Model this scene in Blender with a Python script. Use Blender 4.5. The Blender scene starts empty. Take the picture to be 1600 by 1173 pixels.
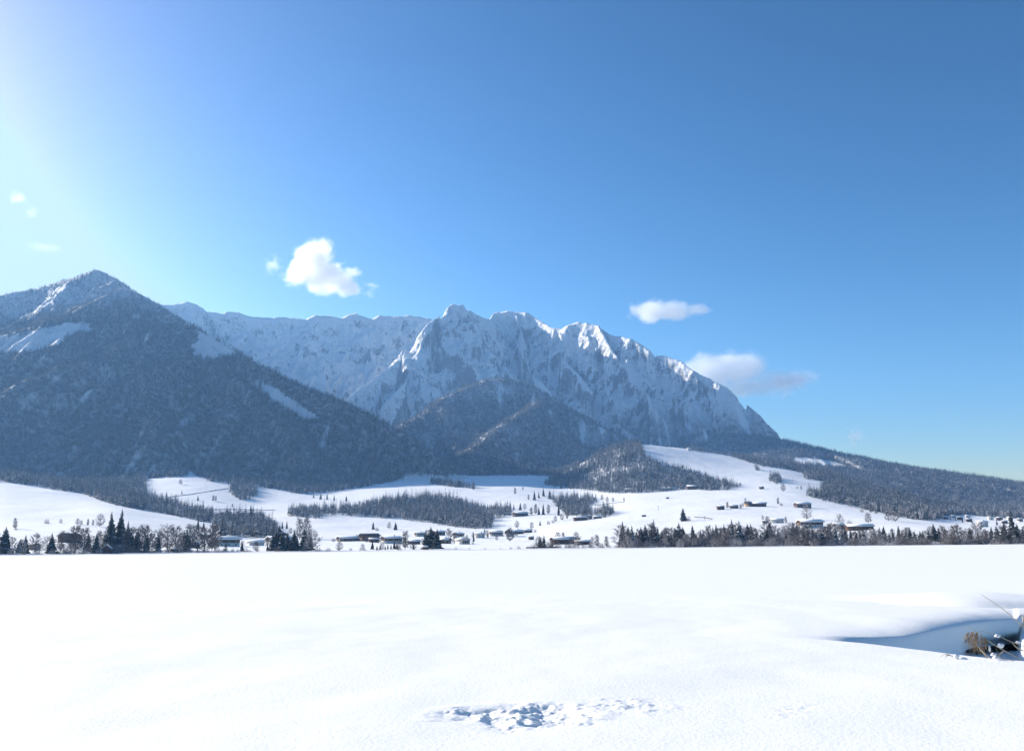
import bpy, math, random
import numpy as np
from mathutils import Matrix, Vector
random.seed(7); RNG = np.random.default_rng(7)
SC = bpy.context.scene
COL = SC.collection
# ------------------------------------------------------------------ camera
FPX, CX, CY = 1400.0, 800.0, 586.5            # focal length in px of the 1600 px photo
PITCH, ROLL, EYE = math.radians(10.82), math.radians(0.66), 1.65
def _basis():
    f = np.array([0, math.cos(PITCH), math.sin(PITCH)])
    u0 = np.array([0, -math.sin(PITCH), math.cos(PITCH)])
    r0 = np.array([1.0, 0, 0])
    r = r0 * math.cos(ROLL) - u0 * math.sin(ROLL)
    u = u0 * math.cos(ROLL) + r0 * math.sin(ROLL)
    return r, u, f
CR, CU, CF = _basis()
cam_d = bpy.data.cameras.new("camera"); cam = bpy.data.objects.new("camera", cam_d); COL.objects.link(cam)
cam_d.sensor_width = 36; cam_d.lens = 36 * FPX / 1600
cam_d.clip_start = 0.1; cam_d.clip_end = 60000
m = Matrix([[CR[0], CU[0], -CF[0], 0], [CR[1], CU[1], -CF[1], 0], [CR[2], CU[2], -CF[2], EYE], [0, 0, 0, 1]])
cam.matrix_world = m
SC.camera = cam
# ------------------------------------------------------------------ light
SUN_AZ, SUN_EL = math.radians(-58), math.radians(22.5)   # azimuth from the view axis (+Y) towards +X
sun_dir = Vector((math.sin(SUN_AZ) * math.cos(SUN_EL), math.cos(SUN_AZ) * math.cos(SUN_EL), math.sin(SUN_EL)))
SKY_STR, SKY_G, SKY_S = 0.069, 1.8, 1.5
W = bpy.data.worlds.new("World"); SC.world = W; W.use_nodes = True
nt = W.node_tree; nt.nodes.clear()
sky = nt.nodes.new('ShaderNodeTexSky'); sky.sky_type = 'NISHITA'; sky.sun_disc = False
sky.sun_elevation = SUN_EL; sky.sun_rotation = SUN_AZ
sky.altitude = 700; sky.air_density = 1.0; sky.dust_density = 1.2; sky.ozone_density = 1.3
def _vm(op, v):
    n = nt.nodes.new('ShaderNodeVectorMath'); n.operation = op; n.inputs[1].default_value = v; return n
sc_ = _vm('MULTIPLY', (.5, .5, .5)); top_ = _vm('MINIMUM', (4.1, 5.3, 5.6)); tn_ = _vm('MULTIPLY', (1.48, .99, .79)); mn_ = _vm('MINIMUM', (3.2, 3.2, 3.2))      # one tone curve for the whole sky: deep winter blue
gm = nt.nodes.new('ShaderNodeGamma'); gm.inputs[1].default_value = SKY_G
bw = nt.nodes.new('ShaderNodeRGBToBW'); hsv = nt.nodes.new('ShaderNodeMix'); hsv.data_type = 'VECTOR'; hsv.clamp_factor = False; hsv.inputs[0].default_value = SKY_S; mx_ = _vm('MAXIMUM', (.002, .002, .002))
bg = nt.nodes.new('ShaderNodeBackground'); bg.inputs['Strength'].default_value = SKY_STR
out = nt.nodes.new('ShaderNodeOutputWorld')
L_ = nt.links.new
L_(sky.outputs[0], sc_.inputs[0]); L_(sc_.outputs[0], mn_.inputs[0]); L_(mn_.outputs[0], gm.inputs[0]); L_(gm.outputs[0], bw.inputs[0]); L_(bw.outputs[0], hsv.inputs[4]); L_(gm.outputs[0], hsv.inputs[5]); L_(hsv.outputs[1], mx_.inputs[0]); L_(mx_.outputs[0], tn_.inputs[0]); L_(tn_.outputs[0], top_.inputs[0]); L_(top_.outputs[0], bg.inputs[0]); L_(bg.outputs[0], out.inputs[0])
sl = bpy.data.lights.new("sun", 'SUN'); sl.energy = 4.5; sl.angle = math.radians(0.53); sl.color = (1.0, 0.93, 0.84)
so = bpy.data.objects.new("sun", sl); COL.objects.link(so)
so.rotation_euler = (-sun_dir).to_track_quat('-Z', 'Y').to_euler(); so.location = (0, 0, 3000)
SC.view_settings.view_transform = 'Standard'; SC.view_settings.look = 'None'
SC.view_settings.gamma = 1; SC.view_settings.use_curve_mapping = False
SC.view_settings.exposure = 1.24
SC.render.engine = 'CYCLES'
cy = SC.cycles
cy.max_bounces = 6; cy.diffuse_bounces = 3; cy.glossy_bounces = 2; cy.transmission_bounces = 2
cy.volume_bounces = 5; cy.transparent_max_bounces = 8
cy.use_denoising = True
try: cy.denoiser = 'OPENIMAGEDENOISE'; cy.denoising_input_passes = 'RGB_ALBEDO_NORMAL'
except Exception: pass
# ------------------------------------------------------------------ pixel helpers (modelling aid: where things stand on the terrain)
def ray(px, py):
    d = CR * (px - CX) / FPX + CU * (CY - py) / FPX + CF
    return d
def at(px, py, r):
    """the point seen at a photo pixel, r metres away measured on the ground"""
    d = ray(px, py); h = math.hypot(d[0], d[1])
    return np.array([d[0] / h * r, d[1] / h * r, EYE + d[2] / h * r])
def project(x, y, z):
    X = x * CR[0] + y * CR[1] + (z - EYE) * CR[2]
    Y = x * CU[0] + y * CU[1] + (z - EYE) * CU[2]
    Z = x * CF[0] + y * CF[1] + (z - EYE) * CF[2]
    Z = np.where(Z < 1e-3, 1e-3, Z)
    return CX + X / Z * FPX, CY - Y / Z * FPX
def inpoly(px, py, poly):
    px = np.asarray(px, float); py = np.asarray(py, float)
    c = np.zeros(px.shape, bool); n = len(poly)
    for i in range(n):
        x0, y0 = poly[i]; x1, y1 = poly[(i + 1) % n]
        if y0 == y1: continue
        t = ((y0 > py) != (y1 > py)) & (px < (x1 - x0) * (py - y0) / (y1 - y0) + x0)
        c ^= t
    return c
# ------------------------------------------------------------------ noise
def _h(ix, iy, seed):
    n = (ix.astype(np.int64) * 374761393 + iy.astype(np.int64) * 668265263 + seed * 144664397) & 0xFFFFFFFF
    n = ((n ^ (n >> 13)) * 1274126177) & 0xFFFFFFFF
    n = (n ^ (n >> 16)) & 0xFFFFFFFF
    return n / 4294967295.0
def pn(x, y, seed=0):
    x = np.asarray(x, float); y = np.asarray(y, float)
    ix = np.floor(x); iy = np.floor(y); fx = x - ix; fy = y - iy
    u = fx * fx * fx * (fx * (fx * 6 - 15) + 10); v = fy * fy * fy * (fy * (fy * 6 - 15) + 10)
    def g(dx, dy):
        a = _h(ix + dx, iy + dy, seed) * 6.2831853
        return np.cos(a) * (fx - dx) + np.sin(a) * (fy - dy)
    a, b, c, d = g(0, 0), g(1, 0), g(0, 1), g(1, 1)
    return ((a + (b - a) * u) * (1 - v) + (c + (d - c) * u) * v) * 1.5
def fbm(x, y, o=4, seed=0, gain=.5):
    s = 0; a = 1; t = 0
    for i in range(o):
        s = s + a * pn(x * 2 ** i, y * 2 ** i, seed + i * 17); t += a; a *= gain
    return s / t
def ridged(x, y, o=4, seed=0, gain=.5):
    s = 0; a = 1; t = 0
    for i in range(o):
        s = s + a * (1 - np.abs(pn(x * 2 ** i, y * 2 ** i, seed + i * 31)) * 1.8); t += a; a *= gain
    return np.clip(s / t, 0, 1)
def sstep(a, b, x):
    t = np.clip((x - a) / (b - a), 0, 1); return t * t * (3 - 2 * t)
# ------------------------------------------------------------------ valley floor: heights of the meadows
VAL = {
 -700: [(600, 868), (900, 850), (1400, 815), (1900, 770)],
 -300: [(600, 866), (900, 848), (1400, 805), (1900, 755)],
 0: [(600, 866.5), (760, 851), (1100, 815), (1500, 780), (1900, 749), (2200, 742)],
 100: [(600, 866), (760, 849), (1100, 815), (1400, 790), (1750, 766), (2100, 752)],
 180: [(600, 865), (760, 848), (1100, 814), (1300, 795), (1450, 786), (1600, 784), (1800, 776), (2100, 762), (2300, 752)],
 240: [(600, 865), (760, 850), (1000, 830), (1250, 808), (1400, 800), (1550, 799), (1750, 785), (2000, 766), (2300, 744)],
 300: [(600, 864.5), (800, 848), (1000, 834), (1250, 815), (1400, 810), (1550, 807), (1750, 787), (2000, 764), (2200, 746), (2320, 733)],
 340: [(600, 864), (800, 850), (1000, 838), (1250, 822), (1450, 812), (1650, 798), (1850, 780), (2050, 762), (2250, 748)],
 400: [(600, 863.5), (850, 850), (1000, 840), (1300, 824), (1550, 808), (1800, 792), (2000, 774), (2200, 757), (2400, 748)],
 500: [(600, 862.5), (850, 850), (1000, 840), (1250, 826), (1500, 809), (1800, 790), (2000, 778), (2200, 764), (2400, 752)],
 600: [(600, 861), (850, 849), (1050, 839), (1300, 827), (1500, 812), (1750, 792), (2000, 772), (2300, 756), (2500, 750)],
 700: [(600, 860), (850, 848), (1000, 841), (1200, 833), (1500, 816), (1800, 792), (2050, 768), (2400, 748), (2600, 744), (2750, 742)],
 760: [(600, 859.5), (850, 848), (1000, 840), (1200, 832), (1450, 818), (1750, 796), (2000, 772), (2300, 755), (2600, 744), (2750, 741)],
 820: [(600, 859), (850, 847), (1000, 839), (1250, 827), (1550, 806), (1800, 786), (2000, 772), (2250, 758), (2600, 746), (2800, 735)],
 870: [(600, 858), (800, 849), (950, 839), (1200, 822), (1500, 806), (1800, 787), (2000, 775), (2250, 764), (2500, 758), (2800, 740)],
 920: [(600, 857.5), (780, 848), (900, 838), (1150, 820), (1350, 811), (1700, 799), (1950, 783), (2150, 768), (2300, 758), (2500, 738), (2750, 716)],
 960: [(600, 857), (760, 846), (900, 836), (1150, 818), (1350, 806), (1600, 795), (1850, 779), (2050, 767), (2200, 753), (2450, 718), (2680, 698), (2900, 694)],
 1000: [(600, 856.5), (760, 845), (900, 834), (1100, 819), (1300, 806), (1550, 793), (1800, 778), (2000, 767), (2130, 754), (2350, 722), (2600, 697), (2800, 690)],
 1050: [(600, 856), (740, 845), (900, 832), (1100, 817), (1300, 803), (1550, 790), (1800, 775), (1980, 765), (2100, 755), (2300, 733), (2500, 715), (2700, 702), (2950, 697)],
 1100: [(600, 855.5), (720, 845), (900, 829), (1100, 813), (1300, 800), (1550, 787), (1800, 772), (1960, 763), (2100, 752), (2300, 735), (2550, 719), (2800, 708), (3000, 703)],
 1150: [(600, 855), (700, 845), (900, 828), (1100, 812), (1300, 799), (1550, 785), (1800, 770), (1950, 762), (2150, 748), (2400, 735), (2650, 722), (2900, 713)],
 1220: [(600, 854), (700, 842), (900, 826), (1100, 812), (1300, 801), (1550, 785), (1800, 769), (2050, 755), (2350, 741), (2600, 732), (2900, 722)],
 1300: [(600, 852.5), (700, 841), (900, 826), (1100, 813), (1350, 800), (1600, 787), (1800, 776), (2100, 762), (2500, 750), (2900, 738)],
 1400: [(600, 850), (700, 838), (900, 825), (1100, 814), (1400, 804), (1650, 798), (2000, 786), (2500, 770)],
 1500: [(600, 848), (700, 838), (900, 828), (1150, 820), (1400, 815), (1800, 809), (2200, 803), (2600, 793)],
 1600: [(600, 846.5), (700, 837), (900, 829), (1200, 822), (1600, 815), (2100, 808), (2500, 801), (2800, 792)],
 2000: [(600, 842), (900, 830), (1400, 815), (2200, 800), (2800, 785)],
 2400: [(600, 838), (900, 828), (1400, 812), (2200, 795), (2800, 780)],
}
_VR = np.arange(560, 9001, 10.0)
_VPX = np.arange(-700, 2401, 10.0)
def _build_valley():
    cols = sorted(VAL); tab = np.zeros((len(cols), len(_VR)))
    for i, c in enumerate(cols):
        rs = np.array([q[0] for q in VAL[c]], float)
        zs = np.array([at(c, q[1], q[0])[2] for q in VAL[c]])
        zs[0] = 0.5
        rs = np.concatenate([[560], rs, [rs[-1] + 1500, 9000]]); zs = np.concatenate([[-.1], zs, [zs[-1] + 30, zs[-1] + 30]])
        tab[i] = np.interp(_VR, rs, zs)
    # smooth along r
    k = np.exp(-0.5 * (np.arange(-14, 15) / 6.0) ** 2); k /= k.sum()
    for i in range(len(cols)):
        p = np.pad(tab[i], 14, mode='edge'); sm = np.convolve(p, k, 'valid')
        w = sstep(620, 800, _VR); tab[i] = tab[i] * (1 - w) + sm * w
    full = np.zeros((len(_VPX), len(_VR)))
    for j in range(len(_VR)): full[:, j] = np.interp(_VPX, cols, tab[:, j])
    k2 = np.exp(-0.5 * (np.arange(-6, 7) / 2.2) ** 2); k2 /= k2.sum()
    p = np.pad(full, ((6, 6), (0, 0)), mode='edge')
    return sum(k2[q] * p[q:q + len(_VPX)] for q in range(13))
_VT = _build_valley()
def valley_z(a, r):
    """a = tan(azimuth), r = ground distance"""
    a = np.asarray(a, float); r = np.asarray(r, float)
    ca = 1 / np.sqrt(1 + a * a); x = a * ca * r; y = ca * r
    z = np.full(np.shape(x), 40.0)
    for _ in range(2):
        px, _y = project(x, y, z)
        fi = np.clip((px - _VPX[0]) / 10, 0, len(_VPX) - 1.001); fj = np.clip((r - _VR[0]) / 10, 0, len(_VR) - 1.001)
        i = fi.astype(int); j = fj.astype(int); u = fi - i; v = fj - j
        z = (_VT[i, j] * (1 - u) + _VT[i + 1, j] * u) * (1 - v) + (_VT[i, j + 1] * (1 - u) + _VT[i + 1, j + 1] * u) * v
    return z
# ------------------------------------------------------------------ mountains: ridge lines (pixel, distance), flank slopes
# name, group, (s1, d1, s2), points
RIDGES = [
 ('far_ridge', (0.85, 500, .62), [(150, 470, 6350), (240, 474, 6350), (268, 476, 6350), (285, 472, 6350), (296, 471, 6350), (308, 475, 6350), (322, 485, 6350), (345, 489, 6350), (358, 486, 6350), (372, 487, 6350), (388, 493, 6350), (410, 496, 6350), (445, 495, 6350), (478, 498, 6350), (492, 492, 6350), (515, 493, 6350), (530, 496, 6350), (545, 491, 6350), (556, 489, 6350), (568, 494, 6350), (580, 498, 6350), (592, 492, 6350), (610, 494, 6350), (640, 492, 6350), (660, 495, 6350), (700, 505, 6350)]),
 ('rocky_mountain', (0.98, 800, .62), [(540, 625, 4700), (560, 607, 4800), (575, 598, 4850), (600, 579, 4980), (632, 556, 5150), (650, 530, 5250), (668, 506, 5350), (690, 490, 5450), (700, 479, 5480), (708, 474, 5500), (716, 476, 5500), (723, 475, 5500), (731, 483, 5500), (745, 491, 5560), (757, 497, 5650), (766, 498, 5800), (772, 489, 6000), (790, 486, 6000), (808, 487, 6000), (822, 487, 5950), (835, 495, 5900), (850, 504, 5800), (862, 511, 5700), (878, 513, 5650), (887, 507, 5600), (905, 503, 5600), (920, 505, 5550), (935, 508, 5500), (950, 521, 5450), (965, 525, 5400), (985, 528, 5300), (1002, 538, 5250), (1015, 546, 5200), (1022, 554, 5200), (1042, 556, 5150), (1060, 562, 5100), (1082, 577, 5000), (1110, 592, 4950), (1125, 600, 4900), (1134, 603, 4900), (1141, 612, 4905), (1149, 622, 4910), (1163, 629, 4915), (1172, 635, 4920), (1177, 646, 4915), (1188, 660, 4880), (1200, 673, 4820), (1207, 682, 4760)]),
 ('rocky_mountain', (1.0, 300, .8), [(716, 476, 5480), (728, 506, 5330), (722, 540, 5150), (700, 585, 4950), (668, 632, 4750), (645, 662, 4550)]),
 ('rocky_mountain', (1.0, 250, .8), [(676, 500, 5380), (668, 545, 5150), (640, 590, 4950), (600, 630, 4700)]),
 ('rocky_mountain', (1.0, 250, .8), [(745, 491, 5540), (762, 525, 5350), (775, 555, 5180), (780, 580, 5000)]),
 ('rocky_mountain', (1.05, 250, .8), [(805, 487, 5980), (815, 512, 5800), (812, 545, 5500), (820, 575, 5250), (850, 600, 5000)]),
 ('rocky_mountain', (1.1, 250, .8), [(866, 512, 5690), (862, 530, 5550), (880, 560, 5300), (905, 585, 5120), (925, 610, 4950), (955, 650, 4750)]),
 ('rocky_mountain', (1.0, 250, .8), [(935, 508, 5480), (955, 545, 5250), (985, 580, 5050), (1010, 610, 4900), (1030, 645, 4700)]),
 ('rocky_mountain', (1.0, 250, .8), [(1022, 554, 5180), (1045, 590, 5000), (1075, 625, 4820), (1095, 665, 4600)]),
 ('rocky_mountain', (1.0, 200, .8), [(1082, 577, 4990), (1110, 620, 4850), (1140, 655, 4720)]),
 ('right_slope', (.30, 600, .22), [(1150, 672, 4750), (1207, 684, 4650), (1235, 693, 4500), (1262, 701, 4400), (1300, 711, 4300), (1350, 719, 4150), (1400, 730, 4050), (1450, 740, 3950), (1500, 749, 3850), (1550, 757, 3750), (1600, 763, 3700), (1800, 795, 3500), (2300, 830, 3300)]),
 ('wooded_spur', (.80, 260, .66), [(600, 690, 3500), (627, 664, 3750), (640, 653, 3820), (665, 640, 3900), (700, 614, 4000), (730, 600, 4080), (760, 590, 4120), (785, 588, 4150), (805, 592, 4130), (830, 601, 4080), (862, 618, 4020), (900, 641, 3920), (940, 665, 3800), (978, 688, 3650), (1000, 705, 3500)]),
 ('wooded_spur', (.80, 200, .7), [(830, 601, 4080), (838, 625, 3900), (812, 642, 3700), (780, 662, 3500), (752, 686, 3350), (735, 705, 3250)]),
 ('wooded_spur', (.80, 200, .7), [(838, 625, 3900), (860, 655, 3700), (890, 690, 3500), (910, 715, 3350)]),
 ('wooded_knoll', (.42, 150, .5), [(700, 716, 2850), (718, 709, 2900), (740, 706, 2950), (765, 712, 2930), (790, 722, 2900), (815, 735, 2850)]),
 ('left_mountain', (.72, 400, .6), [(-700, 500, 4300), (-300, 470, 4300), (0, 461, 4300), (20, 456, 4300), (48, 452, 4280), (80, 444, 4250), (100, 437, 4230), (118, 433, 4200), (135, 426, 4180), (150, 421, 4160), (160, 424, 4130), (172, 431, 4080), (182, 435, 4020), (200, 449, 3900), (230, 465, 3750), (252, 478, 3650), (280, 497, 3550), (310, 513, 3450), (350, 537, 3300), (400, 566, 3120), (450, 591, 2980), (500, 612, 2880), (540, 627, 2800), (580, 647, 2730), (620, 669, 2650), (660, 693, 2580), (690, 716, 2500)]),
 ('left_mountain', (.62, 400, .6), [(-700, 560, 3300), (-200, 545, 3300), (0, 525, 3350), (40, 513, 3380), (80, 501, 3420), (115, 487, 3480), (140, 473, 3540), (165, 461, 3620), (190, 450, 3740), (215, 460, 3760)]),
 ('left_mountain', (.60, 300, .6), [(330, 540, 3300), (370, 590, 2950), (420, 640, 2700), (470, 690, 2480)]),
 ('left_mountain', (.60, 300, .6), [(190, 465, 3600), (210, 540, 3150), (230, 620, 2750), (235, 690, 2450)]),
]
SEGS = []
for gname, (s1, d1, s2), pts in RIDGES:
    P = [at(*p) for p in pts]
    for i in range(len(P) - 1): SEGS.append((gname, s1, d1, s2, P[i], P[i + 1]))
GROUPS = ['valley', 'far_ridge', 'rocky_mountain', 'right_slope', 'wooded_spur', 'wooded_knoll', 'left_mountain']
def mountain_z(x, y):
    shp = x.shape; best = {g: np.full(shp, -1e9) for g in GROUPS[1:]}; dist = {g: np.full(shp, 1e9) for g in GROUPS[1:]}
    for g, s1, d1, s2, A, B in SEGS:
        ex, ey = B[0] - A[0], B[1] - A[1]; L2 = ex * ex + ey * ey
        lo, hi = min(A[1], B[1]) - 2600, max(A[1], B[1]) + 1500
        t = np.clip(((x - A[0]) * ex + (y - A[1]) * ey) / L2, 0, 1)
        d = np.hypot(x - A[0] - t * ex, y - A[1] - t * ey)
        if g.startswith('wooded'): d = np.sqrt(d * d + 1200) - 34.6 * .6
        z = A[2] + t * (B[2] - A[2]) - np.where(d < d1, s1 * d, s1 * d1 + s2 * (d - d1))
        mk = z > best[g]; best[g] = np.where(mk, z, best[g]); dist[g] = np.where(mk, d, dist[g])
    return best, dist
def terrain(a, r):
    a, r = np.broadcast_arrays(np.asarray(a, float), np.asarray(r, float))
    ca = 1 / np.sqrt(1 + a * a); x = a * ca * r; y = ca * r
    zv = valley_z(a, r)
    # gentle swells on the meadows
    zv = zv + sstep(640, 900, r) * (fbm(x / 160, y / 160, 3, 5) * 2.2 + fbm(x / 40, y / 60, 2, 9) * .35)
    best, dist = mountain_z(x, y)
    w1 = fbm(x / 700, y / 700, 2, 40) * 170; w2 = fbm(x / 700, y / 700, 2, 41) * 170
    Z = zv.copy(); G = np.zeros(x.shape, int)
    w3 = fbm(x / 160, y / 160, 2, 42) * 60; w4 = fbm(x / 160, y / 160, 2, 43) * 60
    big = ridged((x + w1 + w3 + .45 * y) / 430, (y + w2 + w4) / 620, 5, 50)
    mid = ridged((x + w3 - .5 * y) / 150, (y + w4 + .2 * x) / 190, 4, 60)
    fin = ridged((x + w3 * .3) / 34, (y + w4 * .3) / 44, 3, 70)
    soft = ridged((x + w1) / 260, (y + w2) / 700, 3, 80)
    jag = fbm(x / 45, y / 45, 3, 90)
    for gi, g in enumerate(GROUPS[1:], 1):
        d = dist[g]; ramp = sstep(0, 1, d / (330 if g == 'rocky_mountain' else 200)); n2 = sstep(0, 1, d / 95)
        if g in ('rocky_mountain', 'far_ridge'):
            k = (1.0 if g == 'rocky_mountain' else .8) * (1 - .5 * sstep(1020, 1180, x) * (y > 4300))
            dz = -k * ((.95 - big) * 210 * ramp + (.9 - mid) * 88 * n2 + (.9 - fin) * 22 * np.clip(d / 40, .1, 1)) + jag * 8 * (1 - ramp * .5)
        elif g == 'left_mountain' or g == 'wooded_spur':
            dz = -(.85 - soft) * (85 if g == 'left_mountain' else 38) * ramp - (.85 - mid) * 16 * n2
        else:
            dz = -(.8 - soft) * 18 * ramp
        z = best[g] + dz
        mk = z > Z; Z = np.where(mk, z, Z); G = np.where(mk, gi, G)
    return x, y, Z, G
def z_at(x, y):
    r = math.hypot(x, y); return float(terrain(np.array([x / y]), np.array([r]))[2][0])
# ------------------------------------------------------------------ sheet of terrain
def a_of(px): d = ray(px, 800); return d[0] / d[1]
A_COLS = np.concatenate([np.linspace(a_of(-520), a_of(-40), 70)[:-1], np.linspace(a_of(-40), a_of(1640), 1060), np.linspace(a_of(1640), a_of(2120), 60)[1:]])
R_ROWS = np.concatenate([np.arange(574, 2000, 13.0), np.arange(2000, 6150, 9.5), np.arange(6150, 6600, 14.0), np.linspace(6610, 8900, 26)])
gx, gy, gz, gg = terrain(A_COLS[None, :], R_ROWS[:, None])
NR, NA = gx.shape
def hit(px, py, rmin=620.0):
    """first terrain point under a photo pixel"""
    d = ray(px, py); h = math.hypot(d[0], d[1]); a = d[0] / d[1]
    rr = np.arange(rmin, 7200, 4.0); zr = EYE + d[2] / h * rr
    c = min(max(np.searchsorted(A_COLS, a), 1), NA - 1); t = (a - A_COLS[c - 1]) / (A_COLS[c] - A_COLS[c - 1])
    col = gz[:, c - 1] * (1 - t) + gz[:, c] * t
    zt = np.interp(rr, R_ROWS, col)
    k = np.nonzero(zt >= zr)[0]
    i = k[0] if len(k) else np.argmin(np.abs(zt - zr))
    r = rr[i]; return np.array([d[0] / h * r, d[1] / h * r, zt[i]]), r
def on_ground(px, r, py=856):
    d = ray(px, py); h = math.hypot(d[0], d[1]); x, y = d[0] / h * r, d[1] / h * r
    a = d[0] / d[1]; c = min(max(np.searchsorted(A_COLS, a), 1), NA - 1); t = (a - A_COLS[c - 1]) / (A_COLS[c] - A_COLS[c - 1])
    return np.array([x, y, float(np.interp(r, R_ROWS, gz[:, c - 1] * (1 - t) + gz[:, c] * t))]) if r >= 600 else np.array([x, y, 0.0])

def link(o): COL.objects.link(o); return o
def mesh_from(name, verts, faces, mats, smooth=False, matidx=None, attrs=None):
    me = bpy.data.meshes.new(name)
    verts = np.asarray(verts, np.float32)
    me.vertices.add(len(verts)); me.vertices.foreach_set('co', verts.ravel())
    if isinstance(faces, np.ndarray):
        k = faces.shape[1]; nf = len(faces)
        me.loops.add(nf * k); me.loops.foreach_set('vertex_index', faces.ravel().astype(np.int32))
        me.polygons.add(nf); me.polygons.foreach_set('loop_start', (np.arange(nf) * k).astype(np.int32))
    else:
        lt = np.array([len(f) for f in faces], np.int32); ls = np.concatenate([[0], np.cumsum(lt)[:-1]]).astype(np.int32)
        me.loops.add(int(lt.sum())); me.loops.foreach_set('vertex_index', np.concatenate([np.asarray(f, np.int32) for f in faces]))
        me.polygons.add(len(faces)); me.polygons.foreach_set('loop_start', ls)
    for mt in mats: me.materials.append(mt)
    if matidx is not None: me.polygons.foreach_set('material_index', np.asarray(matidx, np.int32))
    me.update(calc_edges=True)
    if smooth: me.polygons.foreach_set('use_smooth', np.ones(len(me.polygons), bool))
    for k, v in (attrs or {}).items():
        at_ = me.attributes.new(k, 'FLOAT', 'POINT'); at_.data.foreach_set('value', np.asarray(v, np.float32))
    return me
# ------------------------------------------------------------------ materials
def new_mat(name):
    mt = bpy.data.materials.new(name); mt.use_nodes = True; t = mt.node_tree
    b = t.nodes['Principled BSDF']; return mt, t, b
def N(t, typ, **kw):
    n = t.nodes.new(typ)
    for k, v in kw.items():
        if k in n.inputs: n.inputs[k].default_value = v
        else: setattr(n, k, v)
    return n
def noise_node(t, scale, detail=4, rough=.55, vec=None, dist=0):
    n = N(t, 'ShaderNodeTexNoise'); n.inputs['Scale'].default_value = scale; n.inputs['Detail'].default_value = detail
    n.inputs['Roughness'].default_value = rough; n.inputs['Distortion'].default_value = dist
    if vec is not None: t.links.new(vec, n.inputs['Vector'])
    return n
def maprange(t, val, a, b, c=0, d=1, smooth=True):
    n = N(t, 'ShaderNodeMapRange'); n.interpolation_type = 'SMOOTHSTEP' if smooth else 'LINEAR'
    n.inputs['From Min'].default_value = a; n.inputs['From Max'].default_value = b; n.inputs['To Min'].default_value = c; n.inputs['To Max'].default_value = d
    t.links.new(val, n.inputs['Value']); return n.outputs['Result']
def mixc(t, fac, a, b):
    n = N(t, 'ShaderNodeMix'); n.data_type = 'RGBA'
    if hasattr(fac, 'links'): t.links.new(fac, n.inputs[0])
    else: n.inputs[0].default_value = fac
    for i, v in ((6, a), (7, b)):
        if hasattr(v, 'links'): t.links.new(v, n.inputs[i])
        else: n.inputs[i].default_value = (*v, 1)
    return n.outputs[2]
def math_node(t, op, a, b=None, clamp=False):
    n = N(t, 'ShaderNodeMath'); n.operation = op; n.use_clamp = clamp
    for i, v in ((0, a), (1, b)):
        if v is None: continue
        if hasattr(v, 'links'): t.links.new(v, n.inputs[i])
        else: n.inputs[i].default_value = v
    return n.outputs[0]
def mapped(t, scale):
    tc = N(t, 'ShaderNodeNewGeometry'); mp = N(t, 'ShaderNodeMapping'); mp.inputs['Scale'].default_value = scale
    t.links.new(tc.outputs['Position'], mp.inputs['Vector']); return mp.outputs[0]
def bump(t, b, h, dist, strength=1.0, prev=None):
    n = N(t, 'ShaderNodeBump'); n.inputs['Strength'].default_value = strength; n.inputs['Distance'].default_value = dist
    t.links.new(h, n.inputs['Height'])
    if prev is not None: t.links.new(prev, n.inputs['Normal'])
    t.links.new(n.outputs[0], b.inputs['Normal']); return n.outputs[0]
SNOW = (.885, .875, .865)
def make_meadow_mat():
    mt, t, b = new_mat('meadow_snow'); b.inputs['Roughness'].default_value = .65; b.inputs['Specular IOR Level'].default_value = .25
    v = mapped(t, (.012, .012, .012)); n = noise_node(t, 1, 6, .6, v)
    c = mixc(t, maprange(t, n.outputs[0], .3, .7), (.84, .83, .825), SNOW)
    # thin grass stubble where the wind has cleared the snow
    v2 = mapped(t, (.05, .02, .05)); n2 = noise_node(t, 1, 8, .75, v2)
    c = mixc(t, maprange(t, n2.outputs[0], .66, .74, 0, .35), c, (.42, .40, .38))
    t.links.new(c, b.inputs['Base Color'])
    v3 = mapped(t, (.10, .04, .1)); n3 = noise_node(t, 1, 7, .6, v3); bump(t, b, n3.outputs[0], 1.4, .55)
    return mt
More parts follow.
